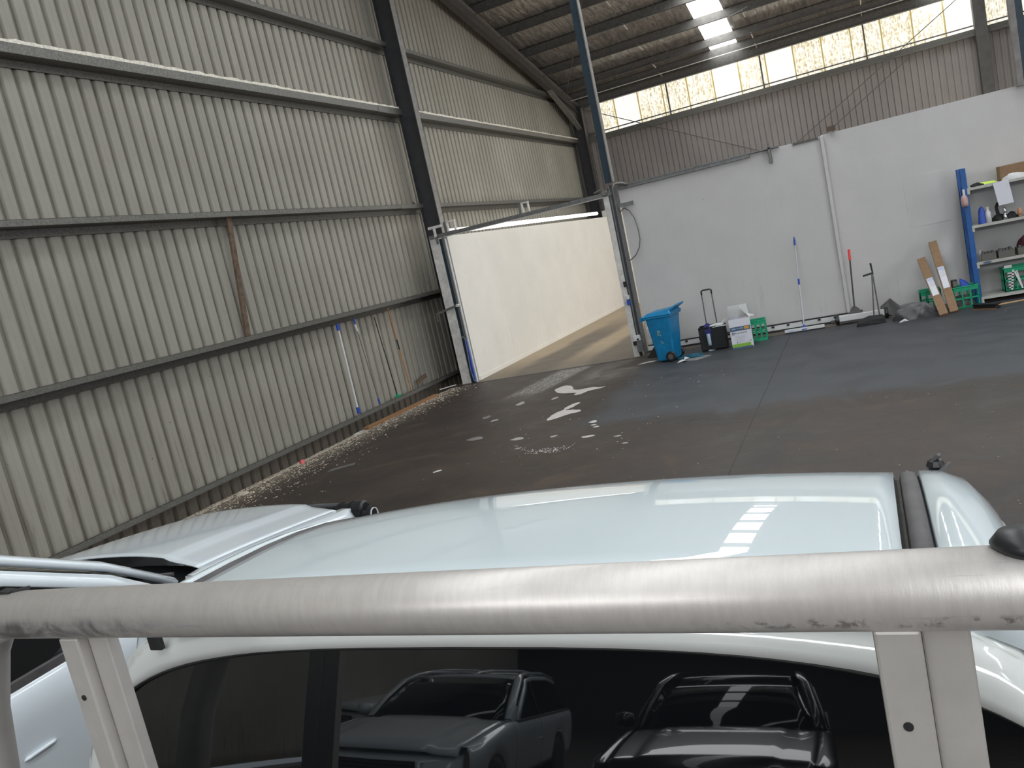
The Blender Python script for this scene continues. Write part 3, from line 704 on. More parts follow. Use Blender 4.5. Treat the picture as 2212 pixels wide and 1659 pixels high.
def front_body(root, c, P, paint):
    """hood, fenders, doors, pillars, screens. local axes: x across, y forward from the windscreen base"""
    hw, zb, zc, zn, L, sill = P['hw'], P['zb'], P['zc'], P['zn'], P['L'], P['sill']
    hh = P['hh']                         # half width of hood panel
    def pt(x, y, z): return (c[0]+x, c[1]+y, z)
    def zh(x, v):                        # hood height
        u = abs(x)/hh
        z = zc+(zn-zc)*v**1.25+.045*(1-u**2.4)
        z += .018*max(0, min(1, (P['crease']-u)/.07))
        if v > .9: z -= .10*((v-.9)/.1)**2
        return z
    rows = []
    for i in range(25):
        v = i/24; row = []
        for j in range(33):
            x = -hh+2*hh*j/32; bow = .08*(abs(x)/hh)**2.6
            yy0 = P['cowl_y'](x) if 'cowl_y' in P else .10
            y = yy0+(L-bow-yy0)*v
            row.append(pt(x*(1-.06*v*v), y, zh(x, v)))
        rows.append(row)
    MB().grid(rows, flip=False).build('hood', paint, root, smooth=True, solid=.006)
    # fenders and body sides
    def arch(y):
        z = sill
        for yc in P['arches']:
            d = abs(y-yc)
            if d < P['ra']: z = max(z, P['rw']+math.sqrt(P['ra']**2-d*d)-.02)
        return z
    def zbelt(y):
        if y >= 0: 
            v = min(1, max(0, (y-.14)/(L-.22))); return zc-.004+(zn-zc)*v**1.25
        return zb
    for sd in (-1, 1):
        def side_rows(ya, yb, n, top=None):
            rows = []
            for i in range(n+1):
                y = ya+(yb-ya)*i/n; zt = zbelt(y); v = min(1, max(0, (y-.14)/(L-.22)))
                inn = hh*(1-.06*v*v)+.003 if y >= 0 else hw-.075
                bow = .10*max(0, (v-.72)/.28)**2
                zlo = min(arch(y), zt-.12)
                row = [pt(sd*inn, y, zt), pt(sd*(inn+(hw-inn)*.45), y, zt-.004), pt(sd*(hw-.022-bow), y, zt-.03), pt(sd*(hw-bow), y, zt-.075)]
                for k in range(1, 8):
                    t = k/7; z = zt-.075+(zlo-zt+.075)*t
                    row.append(pt(sd*(hw-bow+.012*math.sin(PI*t)-.05*t*t), y, z))
                rows.append(row)
            return rows
        g = .004
        MB().grid(side_rows(.05, L-.13, 40)).build('fender', paint, root, smooth=True, solid=.006)
        prev = .05-2*g
        for nm, y1 in P['doors']:
            d = MB().grid(side_rows(y1+g, prev-g, 24)).build(nm, paint, root, smooth=True, solid=.006)
            if 'door' in nm:
                MB().tube([pt(sd*(hw+.0), prev-1.16, zb-.30), pt(sd*(hw+.018), prev-1.14, zb-.295), pt(sd*(hw+.018), prev-1.03, zb-.295), pt(sd*(hw+.0), prev-1.01, zb-.30)], .008, 8).build('door_handle', paint if not P.get('bh') else M_PLAS, d)
            prev = y1-g
        for yc in P['arches']: wheel(root, c[0]+sd*(hw-.15), c[1]+yc, P['rw'], .24, sd)
    # nose
    nb = MB()
    w2 = hw-.14
    nb.grid([[pt(-w2+2*w2*j/16, L-.03-.13*abs(-1+2*j/16)**2.6+dy, z) for j in range(17)] for dy, z in ((-.02, zn-.09), (.04, zn-.16), (.06, zn-.34), (.10, zn-.42), (.10, zn-.62), (.02, .36))])
    n = nb.build('front_bumper', paint, root, smooth=True, solid=.006)
    gr = MB(); gr.box(*pt(-.42, L+.035, zn-.34), *pt(.42, L+.06, zn-.15)); gr.build('grille', M_PLAS, n)
    for k in range(4): MB().box(*pt(-.40, L+.06, zn-.32+.045*k), *pt(.40, L+.075, zn-.305+.045*k)).build('grille_bar', M_CHR, n)
    for sd in (-1, 1):
        MB().hexa([pt(sd*.45, L+.0, zn-.32), pt(sd*.84, L-.16, zn-.27), pt(sd*.84, L-.20, zn-.27), pt(sd*.45, L-.04, zn-.32)],
                  [pt(sd*.45, L-.0, zn-.16), pt(sd*.84, L-.17, zn-.11), pt(sd*.84, L-.21, zn-.11), pt(sd*.45, L-.04, zn-.16)]).build('headlamp', M_LENS, root, bevel=.01)
    # cowl and wipers
    b = MB(); b.grid([[pt(-hh+.03+2*(hh-.03)*j/12, yy, zz-.05*(abs(-1+2*j/12))**3) for j in range(13)] for yy, zz in ((.30, zc-.035), (.12, zc-.05), (-.06, zc-.03))])
    cw = b.build('cowl', M_PLAS, root, solid=.01)
    for x in (-.35, .40):
        MB().tube([pt(x+.30, .10, zc-.012), pt(x+.12, .045, zc+.004), pt(x-.10, .03, zc+.0)], [.012, .010, .007], 8).bar(pt(x-.35, .02, zc+.005), pt(x+.2, .03, zc+.0), .012, .016).build('wiper', M_TRIM, cw)

# ---- the neighbouring white car on the left
lc = empty('white_car', (-4.5, 3.06, 0), label='white car parked on the left, seen behind the truck cab by its hood and door', cat='car')
C2 = (0, 0)
def cowl_y(x):
    u = (x+.0)/.86
    return .12+.0*u
PC = dict(hw=.985, hh=.86, zb=1.15, zc=1.165, zn=.985, L=1.68, sill=.42, crease=.70, arches=(.78, -2.35), ra=.45, rw=.38,
          doors=(('front_door', -1.22), ('rear_door', -2.15), ('rear_quarter', -3.1)), cowl_y=lambda x: .14+.10*(1-(x/.86)**2))
front_body(lc, C2, PC, M_PAINT2)
# pillars, frames, glass, roof
for sd in (-1, 1):
    ap = [(sd*.90, -.06, 1.205), (sd*.86, -.40, 1.42), (sd*.80, -.86, 1.635), (sd*.745, -1.15, 1.72), (sd*.72, -1.5, 1.755), (sd*.715, -2.4, 1.75), (sd*.74, -2.95, 1.66)]
    ap = [(x, y, z-.045+.055*min(1, -y/.8)) for x, y, z in ap]
    ap_in = [(x-sd*.085, y+.02, z+.016) for x, y, z in ap]
    rb = MB(); A = ap; B = ap_in
    rb.grid([[a, lerp3(a, b_, .3)[:2]+(lerp3(a, b_, .3)[2]+.012,), lerp3(a, b_, .7)[:2]+(lerp3(a, b_, .7)[2]+.012,), b_] for a, b_ in zip(A, B)])
    rb.build('windscreen_pillar', M_PAINT2, lc, smooth=True, solid=.03)
    fo = [(sd*(.925), -.12, 1.19), (sd*.885, -.42, 1.392), (sd*.822, -.88, 1.602), (sd*.768, -1.12, 1.680), (sd*.745, -1.5, 1.715), (sd*.735, -2.4, 1.705), (sd*.76, -2.9, 1.62)]
    fi = [(sd*(.952), -.17, 1.185), (sd*.915, -.45, 1.335), (sd*.855, -.90, 1.540), (sd*.80, -1.12, 1.615), (sd*.775, -1.5, 1.655), (sd*.765, -2.4, 1.645), (sd*.78, -2.85, 1.56)]
    fo = [(x, y, z-.045+.055*min(1, -y/.8)) for x, y, z in fo]; fi = [(x, y, z-.045+.055*min(1, -y/.8)) for x, y, z in fi]
    MB().grid([[a, lerp3(a, b_, .5), b_] for a, b_ in zip(fo, fi)]).build('door_frame', M_PAINT2, lc, smooth=True, solid=.02)
    gl = [[(x-sd*.012, y, z) for x, y, z in fi], [(sd*(.93), max(-3.0, min(-.17, y*1.0)), 1.145) for x, y, z in fi]]
    MB().grid(gl).build('side_window', M_GLASS, lc, solid=.004)
    MB().bar((sd*.945, -.12, 1.150), (sd*.945, -3.0, 1.150), .03, .035).build('window_seal', M_TRIM, lc)
    MB().bar((sd*.80, -1.22, 1.66), (sd*.935, -1.24, 1.15), .07, .02, up=(1, 0, 0)).build('door_pillar', M_PLAS, lc)
    if sd > 0: continue
    m = MB().lathe((sd*1.06, -.36, 1.25), [(.0, -.10), (.075, -.09), (.095, 0), (.075, .09), (0, .10)], 14, 'x').build('side_mirror', M_PAINT2, lc, smooth=True)
    MB().bar((sd*.93, -.34, 1.20), (sd*1.0, -.36, 1.22), .04, .04).build('mirror_arm', M_PLAS, m)
roofp = [(-.02, 1.165), (-.40, 1.375), (-.86, 1.60), (-1.15, 1.69), (-1.5, 1.73), (-2.4, 1.725), (-2.95, 1.635)]
wsx = [.82, .78, .72, .665, .64, .635, .66]
rows = [[(wsx[i]*(-1+2*j/12), y+.10*(1-(-1+2*j/12)**2)*(1 if i < 3 else 0), z+.03*(1-(-1+2*j/12)**2)) for j in range(13)] for i, (y, z) in enumerate(roofp)]
MB().grid(rows[:4]).build('windscreen', M_GLASS, lc, smooth=True, solid=.005)
MB().grid(rows[3:]).build('roof', M_PAINT2, lc, smooth=True, solid=.006)
MB().grid([[(x*.99, y+dy, z) for x, y, z in rows[-1]] if k == 0 else [(x*1.12, y-.12*k, z-.24*k) for x, y, z in rows[-1]] for k, dy in ((0, 0), (1, 0), (2, 0))]).build('rear_screen', M_GLASS, lc, smooth=True, solid=.005)
# black bull bar with a round lamp at the front right corner
bbk = empty('bull_bar', (0, .13, 0)); bbk.parent = lc
MB().tube([(-.85, 1.60, .90), (-.6, 1.70, .93), (.0, 1.73, .935), (.55, 1.72, .915)], .028, 12).tube([(-.4, 1.70, .92), (-.4, 1.72, .45)], .03, 10).tube([(.4, 1.70, .90), (.4, 1.72, .45)], .03, 10).build('bar_tube', M_PLAS, bbk, smooth=True)
hs = MB().lathe((.70, 1.70, .885), [(.0, -.15), (.045, -.15), (.058, -.13), (.058, .02), (.066, .03), (.066, .10), (.05, .115), (0, .115)], 20, 'x').build('lamp_body', M_PLAS, bbk)
for k in range(2): MB().lathe((.60+.09*k, 1.70, .885), [(.056, -.006), (.066, -.006), (.066, .006), (.056, .006)], 20, 'x').build('cooling_fin', M_PLAS, hs)
MB().lathe((.86, 1.66, .855), [(0, -.05), (.03, -.05), (.03, .0), (.058, .01), (.058, .045), (0, .045)], 20, 'x').build('lamp_head', M_PLAS, bbk)
MB().lathe((.905, 1.66, .855), [(.040, 0), (.048, 0), (.048, .008), (.040, .008), (.040, 0)], 20, 'x', False).build('chrome_ring', M_WHITE, bbk)

# ---- the foreground truck
CX = -.61
ut = empty('utility_truck', (CX, 2.45, 0), label='white utility truck in the foreground with a thick aluminium headboard rail', cat='truck')
def W(x, y, z): return (x-CX, y-2.45, z)        # world point to truck space
# roof slope along the truck, integrated into a height profile
SL = ([.9, 1.0, 1.05, 1.10, 1.15, 1.2, 1.25, 1.30, 1.4, 1.5, 1.6, 1.8, 2.0], [.016, .027, .036, .046, .057, .070, .088, .113, .180, .262, .345, .50, .62])
PR = ([.90], [2.001])
while PR[0][-1] < 2.0:
    PR[0].append(PR[0][-1]+.01); PR[1].append(PR[1][-1]-.01*interp(PR[0][-1]-.005, *SL))
def smooth_prof(y):
    s = 0; 
    for k in range(-3, 4): s += interp(y+k*.02, *PR)
    return s/7
def zr(x, y): return smooth_prof(y)+.03*(1-abs((x+.6)/.6)**2.2)
rows = []
rear = [(-.052, -.050), (-.047, -.030), (-.037, -.014), (-.024, -.005), (-.01, -.001)]
for dy, dz in rear: rows.append([W(x, 1.0+dy, 1.9985+.03*(1-abs((x+.6)/.6)**2.2)+dz) for x in [(-1.19+1.18*j/40) for j in range(41)]])
for i in range(41):
    y = 1.0+(1.80-1.0)*i/40
    rows.append([W(x, y, zr(x, y)) for x in [(-1.19+1.18*j/40) for j in range(41)]])
MB().grid(rows).build('roof_panel', M_PAINT, ut, smooth=True, solid=.006)
# windscreen and its pillars
MB().grid([[W(-.6+.60*k*(-1+2*j/12), y+.10*(1-(-1+2*j/12)**2), z+.02) for j in range(13)] for y, z, k in ((1.80, 1.80, 1), (2.1, 1.58, 1.08), (2.45, 1.27, 1.22))]).build('windscreen', M_GLASS, ut, smooth=True, solid=.005)
# side structures: ditch strip, cant rail, pillar
ycab = [.965, 1.0, 1.06, 1.15, 1.25, 1.35, 1.45, 1.55, 1.65, 1.80, 2.05, 2.45]
for sd in (-1, 1):
    def XW(dx): return -.6+sd*dx
    # ditch channel and the faded strip lying in it
    rows = []
    for y in ycab[:-2]:
        z = smooth_prof(y) if y > .99 else 1.998-(.07 if y < .98 else .01)
        rows.append([W(XW(.588), y, z-.002), W(XW(.590), y, z-.012), W(XW(.602), y, z-.012)])
    MB().grid(rows).build('ditch_channel', M_TRIMD, ut, solid=.003)
    rows = []
    for y in ycab[:-1]:
        z = smooth_prof(y) if y > .99 else 1.998-(.07 if y < .98 else .01)
        z -= .02*max(0, (y-1.6))
        rows.append([W(XW(.600), y, z-.012), W(XW(.603), y, z+.001), W(XW(.613), y, z+.004), W(XW(.624), y, z+.001), W(XW(.628), y, z-.012)])
    MB().grid(rows).build('ditch_strip', M_TRIM, ut, smooth=True, solid=.003)
    rows = []
    for y in ycab:
        z = smooth_prof(y) if y > .99 else 1.998-(.07 if y < .98 else .01)
        if y > 1.9: z = 1.66 if y < 2.2 else 1.30
        o = 0 if y < 1.7 else (y-1.7)*.20
        rows.append([W(XW(.630+o), y, z-.012), W(XW(.634+o), y, z+.002), W(XW(.665+o), y, z-.002), W(XW(.70+o), y, z-.020), W(XW(.725+o), y, z-.055), W(XW(.735+o), y, z-.085)])
    MB().grid(rows).build('cant_rail', M_PAINT, ut, smooth=True, solid=.005)
    # door frame below the cant rail
    fo, fi = [], []
    for y in ycab:
        z = smooth_prof(y) if y > .99 else 1.998-(.04 if y < .98 else .01)
        if y > 1.9: z = 1.66 if y < 2.2 else 1.30
        o = 0 if y < 1.7 else (y-1.7)*.20
        fo.append(W(XW(.738+o), y, z-.092)); fi.append(W(XW(.752+o), y-.01, z-.135))
    fo[0] = W(XW(.738), 1.0, 1.86); 
    MB().grid([[a, b_] for a, b_ in zip(fo, fi)]).build('door_frame', M_BODY, ut, smooth=True, solid=.012)
    bl = [(W(XW(.865), min(y, 2.36), 1.30)) for y in ycab]
    MB().grid([[ (a[0]-sd*.01, a[1], a[2]) for a in fi], bl]).build('side_window', M_GLASS, ut, solid=.004)
    MB().grid([[W(XW(.875), y, 1.30) for y in (.95, 2.45)], [W(XW(.90), y, 1.27) for y in (.95, 2.45)]]).build('window_seal', M_TRIM, ut, solid=.012)
    m = MB().lathe(W(XW(1.02), 2.25, 1.34), [(.0, -.11), (.08, -.10), (.10, 0), (.08, .10), (0, .11)], 14, 'x').build('side_mirror', M_PLAS, ut, smooth=True)
    MB().bar(W(XW(.88), 2.25, 1.29), W(XW(.95), 2.25, 1.31), .04, .04).build('mirror_arm', M_PLAS, m)
PU = dict(hw=.93, hh=.80, zb=1.27, zc=1.26, zn=1.12, L=1.35, sill=.48, crease=.6, arches=(.62,), ra=.46, rw=.40,
          doors=(('front_door', -1.12), ('cab_corner', -1.50)), bh=True)
front_body(ut, (0, 0), PU, M_PAINT)
# small mount at the front right corner of the roof
mt = empty('roof_mount', W(.062, 1.66, 1.872)); mt.parent = ut
MB().bar((-.018, .03, .0), (.060, -.10, -.035), .024, .014).build('mount_clamp', M_TRIM, mt, bevel=.003)
MB().bar((-.008, .02, .012), (.036, -.05, .004), .020, .014).build('mount_clip', M_RUB, mt, bevel=.003)
MB().lathe((.004, .03, .022), [(0, -.012), (.014, -.010), (.017, 0), (.013, .010), (.006, .014), (0, .015)], 10, 'z').build('mount_knob', M_PLAS, mt)
MB().bar((.0, .03, .03), (.012, .02, .046), .010, .006).bar((.01, .0, .018), (.03, .012, .030), .008, .006).build('mount_lug', M_TRIM, mt)
# cab back: panel with rounded window, tilted forwards at the top
TL = .24
def BK(x, z, off=0.0): return W(x, .955-(1.91-z)*TL-off, z)
GX, GZ0, GZ1 = -.63, 1.36, 1.918
def win(k, hwx=.815, r=.30):
    """outline of the rear window; k runs 0..1"""
    pts = []
    zc_, hz = (GZ0+GZ1)/2, (GZ1-GZ0)/2
    t = 2*PI*k
    cx_, sx_ = math.cos(t), math.sin(t)
    e = .60
    return (GX+hwx*math.copysign(abs(cx_)**e, cx_), zc_+hz*math.copysign(abs(sx_)**(e*1.15), sx_))
OUT = [(0, 1.972), (.25, 1.968), (.45, 1.957), (.60, 1.938), (.66, 1.928), (.70, 1.905), (.735, 1.86), (.80, 1.70), (.865, 1.45), (.91, 1.27), (.925, 1.10), (.925, .93)]
OUT = [(-.61+x, z) for x, z in OUT]+[(-.61-x, z) for x, z in OUT[:0:-1]]
def outl(k):
    """where the ray from the window centre through its outline meets the cab outline"""
    a = win(k); cz = (GZ0+GZ1)/2; dx, dz = a[0]-GX, (a[1]-cz)
    best = None
    for i in range(len(OUT)):
        p, q = OUT[i], OUT[(i+1) % len(OUT)]
        ex, ez = q[0]-p[0], q[1]-p[1]; den = dx*ez-dz*ex
        if abs(den) < 1e-9: continue
        t = ((p[0]-GX)*ez-(p[1]-cz)*ex)/den; u = ((p[0]-GX)*dz-(p[1]-cz)*dx)/den
        if t > 0 and -1e-6 <= u <= 1+1e-6 and (best is None or t > best): best = t
    return (GX+dx*best, cz+dz*best)
N = 96; ring = []
fr = [0, .05, .12, .35, .7, 1.0]; offs = [-.016, -.004, .006, .008, .006, -.004]
for i in range(N+1):
    a = win(i/N); o_ = outl(i/N)
    ring.append([BK(a[0]+(o_[0]-a[0])*t, a[1]+(o_[1]-a[1])*t, f) for t, f in zip(fr, offs)])
MB().grid(ring).build('cab_back_panel', M_BODY, ut, smooth=True, solid=.006)
gl = [win(i/N) for i in range(N)]
b = MB(); b.add([BK(x, z, -.012) for x, z in gl]+[BK(GX, (GZ0+GZ1)/2, -.002)], [(i, (i+1) % N, N) for i in range(N)])
b.build('rear_window', M_GLASS, ut, smooth=True)
ro = [win(i/N) for i in range(N+1)]
MB().tube([BK(x, z, -.006) for x, z in ro], .006, 6, cap=False).build('window_rubber', M_RUB, ut)
for sd in (-1, 1):
    zs = [(.60, 1.938, .97), (.66, 1.928, .975), (.70, 1.905, .98), (.735, 1.86, .99), (.80, 1.70, .99), (.865, 1.45, .99), (.91, 1.27, .99)]
    MB().grid([[W(-.61+sd*x, .957-(1.91-z)*TL, z), W(-.61+sd*(x+.004), y+.0, z+.001), W(-.61+sd*(x+.004), y+.09, z+.004)] for x, z, y in zs]).build('cab_pillar', M_BODY, ut, smooth=True, solid=.006)
# sticker and lamp reflections are real things behind; interior
MB().box(*W(-1.35, 1.15, .9), *W(.15, 1.25, 1.5)).build('cab_seat', M_BLK, ut, bevel=.03)
# headboard
hb = empty('headboard', (0, 0, 0)); hb.parent = ut
rl = MB().tube([W(-1.232, .72, 2.105), W(.215, .72, 2.103)], .0345, 48).build('rail_tube', M_RAIL, hb, smooth=True)
rl.data.transform(Matrix.Translation((CX, 2.45, 0))); rl.location = (-CX, -2.45, 0)
def post(x, mirror=1):
    a = MB().box(*W(x, .70, .92), *W(x+.038, .735, 2.075)).build('post', M_ALU, hb, bevel=.003)
    MB().box(*W(x+.038, .716, .92), *W(x+.076, .735, 2.075)).build('post_flange', M_ALU, a, bevel=.002)
    MB().lathe(W(x+.017, .7, 1.985), [(0, -.0015), (.0042, -.0015), (.0042, .001), (0, .001)], 14, 'y').build('bolt_hole', M_RUB, a)
post(-1.100); post(-.040)
for x, sg in ((-1.225, -1), (.205, 1)):
    MB().tube([W(x+sg*.19, .72, .92), W(x+sg*.175, .72, 1.78), W(x+sg*.135, .72, 1.94), W(x+sg*.085, .72, 2.045), W(x+sg*.045, .72, 2.090), W(x, .72, 2.104)], [.0345]*6, 24).build('end_post', M_ALU, hb, smooth=True)
for z in (1.35, 1.0): MB().box(*W(-1.40, .715, z), *W(.38, .74, z+.04)).build('cross_member', M_ALU, hb, bevel=.003)
MB().lathe(W(.085, .725, 2.140), [(0, -.012), (.020, -.010), (.026, 0), (.020, .008), (0, .011)], 24, 'z').build('rubber_cap', M_PLAS, hb, smooth=True)
MB().bar(W(-1.222, .722, 2.141), W(-1.200, .722, 2.139), .014, .006).bar(W(-1.200, .722, 2.139), W(-1.182, .735, 2.139), .009, .005).build('rubber_tie', M_RUB, hb)
bk = MB().box(*W(-1.235, .935, 1.925), *W(-1.205, .945, 1.985)).build('mounting_bracket', M_RUB, ut, bevel=.003)
MB().lathe(W(-1.222, .93, 1.965), [(0, -.004), (.006, -.004), (.006, .004), (0, .004)], 8, 'y').build('bolt', M_TRIM, bk)
# tray
MB().box(*W(-1.55, -1.85, .88), *W(.33, .70, .93)).build('tray_deck', M_DECK, ut)
for x in (-1.55, .30): MB().box(*W(x, -1.85, .93), *W(x+.03, .68, 1.20)).build('tray_side', M_ALU, ut, bevel=.004)
MB().box(*W(-1.55, -1.88, .93), *W(.33, -1.85, 1.20)).build('tailgate', M_ALU, ut, bevel=.004)
for x in (-1.2, -.1): MB().box(*W(x, -1.8, .52), *W(x+.08, 1.0, .88)).build('chassis_rail', M_PLAS, ut)
for sd in (-1, 1): wheel(ut, sd*.78, -3.1, .40, .25, sd)

# ---- vehicles further back in the shed, seen only as reflections in the glass
def back_car(loc, rz, label, nm='white_car', paint=M_PAINT2):
    r = empty(nm, loc, rz, label=label, cat='car')
    front_body(r, (0, 0), PC, paint)
    for ch in [c for c in lc.children if c.name.split('.')[0] in ('windscreen_pillar', 'door_frame', 'side_window', 'window_seal', 'door_pillar', 'side_mirror', 'windscreen', 'roof', 'rear_screen')]:
        q = ch.copy(); COL.objects.link(q); q.parent = r
        if paint != M_PAINT2 and ch.data.materials[0] == M_PAINT2:
            q.data = ch.data.copy(); q.data.materials[0] = paint
    return r
back_car((-5.2, -6.6, 0), PI*-.06, 'white car standing far behind the photographer on the left, mirrored in the rear window')

back_car((-1.75, -6.2, 0), -.10, 'black car behind the photographer, mirrored at the right of the rear window', 'black_car', M_NIGHT)
back_car((-9.0, -12.0, 0), .3, 'white car furthest back in the shed, faint in the rear window mirror image')

# ------------------------------------------------------------------ things at the partition
# wheelie bin, seen from its left rear
bn = empty('wheelie_bin', (-3.66, 15.25, 0), math.radians(-8), label='bright blue wheelie bin with its lid shut, beside the right door jamb', cat='bin')
b = MB(); lo, hi = (.17, .20), (.245, .29)
b.add([(-lo[0], -lo[1]-.0, .02), (lo[0], -lo[1], .02), (lo[0], lo[1], .02), (-lo[0], lo[1], .02),
       (-hi[0], -hi[1], .90), (hi[0], -hi[1], .90), (hi[0], hi[1], .90), (-hi[0], hi[1], .90)],
      [(0, 3, 2, 1), (4, 5, 6, 7), (0, 1, 5, 4), (1, 2, 6, 5), (2, 3, 7, 6), (3, 0, 4, 7)])
b.build('body', M_BIN, bn, bevel=.03)
MB().box(-.275, -.31, .86, .275, .31, .905).build('rim', M_BIN, bn, bevel=.012)
ld = MB(); ld.add([(-.30, -.33, .905), (.30, -.33, .905), (.30, .33, .905), (-.30, .33, .905), (-.22, -.25, .965), (.24, -.24, 1.0), (.24, .24, 1.0), (-.22, .25, .965)],
       [(0, 3, 2, 1), (4, 5, 6, 7), (0, 1, 5, 4), (1, 2, 6, 5), (2, 3, 7, 6), (3, 0, 4, 7)])
ld = ld.build('lid', M_BIN, bn, bevel=.02)
MB().hexa([(.20, -.26, .93), (.39, -.22, 1.03), (.39, .22, 1.03), (.20, .26, .93)], [(.20, -.26, .985), (.385, -.22, 1.065), (.385, .22, 1.065), (.20, .26, .985)]).build('lid_lip', M_BIN, ld, bevel=.008)
MB().tube([(-.30, -.20, .89), (-.37, -.20, .89), (-.37, .20, .89), (-.30, .20, .89)], .016, 10).build('handle_bar', M_BIN, bn, smooth=True)
for y in (-.24, .24): MB().bar((-.24, y, .90), (-.36, y, .86), .03, .07, up=(0, 0, 1)).build('handle_bracket', M_BIN, bn)
MB().box(-.325, -.22, .84, -.30, -.12, .91).build('hinge_block', M_PLAS, bn, bevel=.005)
for y in (-.235, .235):
    wl = MB().lathe((.12, y, .10), [(.03, -.028), (.085, -.028), (.10, -.015), (.10, .015), (.085, .028), (.03, .028)], 22, 'y').build('wheel', M_PLAS, bn)
    MB().lathe((.12, y, .10), [(0, -.03), (.055, -.03), (.055, .03), (0, .03)], 14, 'y').build('hub', M_TRIM, wl)
MB().tube([(.12, -.23, .10), (.12, .23, .10)], .012, 8).build('axle', M_CHR, bn)
st = mat('pale_stencil', (0.22, 0.36, 0.30), 0.7, var=.5, vscale=60)
for (xx, zz, s_) in ((-.03, .60, .05), (-.05, .55, .035), (-.01, .53, .03), (.0, .38, .03), (-.02, .41, .02)):
    yy = -(.20+.09*(zz/.90))-.004
    MB().box(xx-s_/2, yy, zz-s_/2, xx+s_/2, yy+.006, zz+s_/2).build('stencil_mark', st, bn)
# dark cloth wedge behind the bin, and white recess cover
tag(MB().add([(-4.28, 15.9, 0), (-3.98, 15.75, 0), (-3.92, 16.3, 0), (-4.3, 16.3, 0), (-4.02, 15.95, .30), (-3.98, 16.2, .31), (-4.1, 16.2, .22)],
    [(0, 3, 2, 1), (0, 1, 4), (1, 2, 5, 4), (2, 3, 6, 5), (3, 0, 6), (0, 4, 6), (4, 5, 6)]).build('folded_mat', M_BLK, bevel=.01), 'folded black mat propped between the door track and the blue bin', 'mat')
tag(MB().box(-4.40, 16.665, .15, -4.12, 16.70, .52).build('cover_plate', M_WPNT, bevel=.02), 'small rounded white cover plate at the foot of the white panel behind the blue bin', 'plate')
tag(MB().lathe((-3.05, 16.25, 0), [(0, 0), (.14, 0), (.155, .12), (.14, .30), (.10, .37), (0, .38)], 14).build('black_tub', M_PLAS, smooth=True), 'black plastic tub on the floor just right of the blue bin', 'tub')

def blob(name, m, cx_, cy_, sx, sy, sz, seed, amp=.25, z0=0, n=18, mm=10, flat=True, parent=None, power=1.0):
    r = random.Random(seed); ph = [r.uniform(0, 6.3) for _ in range(8)]
    rows = []
    for i in range(mm+1):
        t = i/mm*PI/2; row = []
        for j in range(n+1):
            a = 2*PI*(j % n)/n
            k = 1+amp*(.5*math.sin(3*a+ph[0]+2*t)+.35*math.sin(5*a+ph[1]-3*t)+.3*math.sin(7*a+ph[2]+5*t))
            rr = math.cos(t)**power*k; zz = math.sin(t)*(1+amp*.6*math.sin(4*a+ph[3])*math.cos(t)+amp*.3*math.sin(2*a+ph[4]))
            row.append((cx_+sx*rr*math.cos(a), cy_+sy*rr*math.sin(a), z0+sz*zz))
        rows.append(row)
    return MB().grid(rows).build(name, m, parent, smooth=True)
# rubbish on the floor by the bin
tag(blob('crumpled_cloth', M_TEAL, -3.22, 15.15, .24, .14, .06, 5, .5), 'crumpled teal cloth on the floor right of the blue bin', 'cloth')
def sheet(name, m, pts, lab, cat, th=.006, group=None):
    b = MB(); b.prism(pts, lambda x, y: (x, y, .001), lambda x, y: (x, y, .001+th)); return tag(b.build(name, m), lab, cat, group)
sheet('flattened_card', mat('grey_card', (.22, .21, .205), .8), [(-3.38, 14.85), (-3.05, 14.70), (-2.83, 15.02), (-3.10, 15.25)], 'flat grey sheet of card lying on the floor before the trolley bag', 'card', .004)
tag(MB().add([(-3.42, 14.70, .002), (-3.27, 14.72, .03), (-3.24, 14.83, .004), (-3.38, 14.80, .035), (-3.33, 14.76, .05)], [(0, 1, 4), (1, 2, 4), (2, 3, 4), (3, 0, 4), (0, 3, 2, 1)]).build('paper_scrap', M_WHITE), 'bright white paper scrap at the foot of the blue bin', 'litter')
tag(MB().add([(-3.34, 14.93, .002), (-3.24, 14.94, .03), (-3.22, 15.02, .004), (-3.32, 15.0, .06)], [(0, 1, 3), (1, 2, 3), (0, 3, 2), (0, 2, 1)]).build('paper_scrap', M_WHITE), 'small white scrap beside the wheel of the blue bin', 'litter')
tag(MB().prism([(-4.30, 15.22), (-4.0, 15.30), (-3.93, 15.42), (-4.2, 15.40)], lambda x, y: (x, y, .001), lambda x, y: (x, y, .006)).build('dust_sheet', M_SPILL), 'pale flat scrap on the floor left of the blue bin by the jamb', 'litter')
for i, (x, yy, m_, lb) in enumerate(((-3.02, 15.75, M_WHITE, 'crumpled white wrapper between the black tub and the trolley bag'), (-2.98, 15.95, M_MAROON, 'dark red rag on the floor behind the trolley bag corner'), (-2.93, 15.6, M_SPRAY, 'pale crushed bottle on the floor left of the trolley bag'))):
    tag(blob('litter_piece', m_, x, yy, .07, .05, .05, 20+i, .5, n=10, mm=5), lb, 'litter')

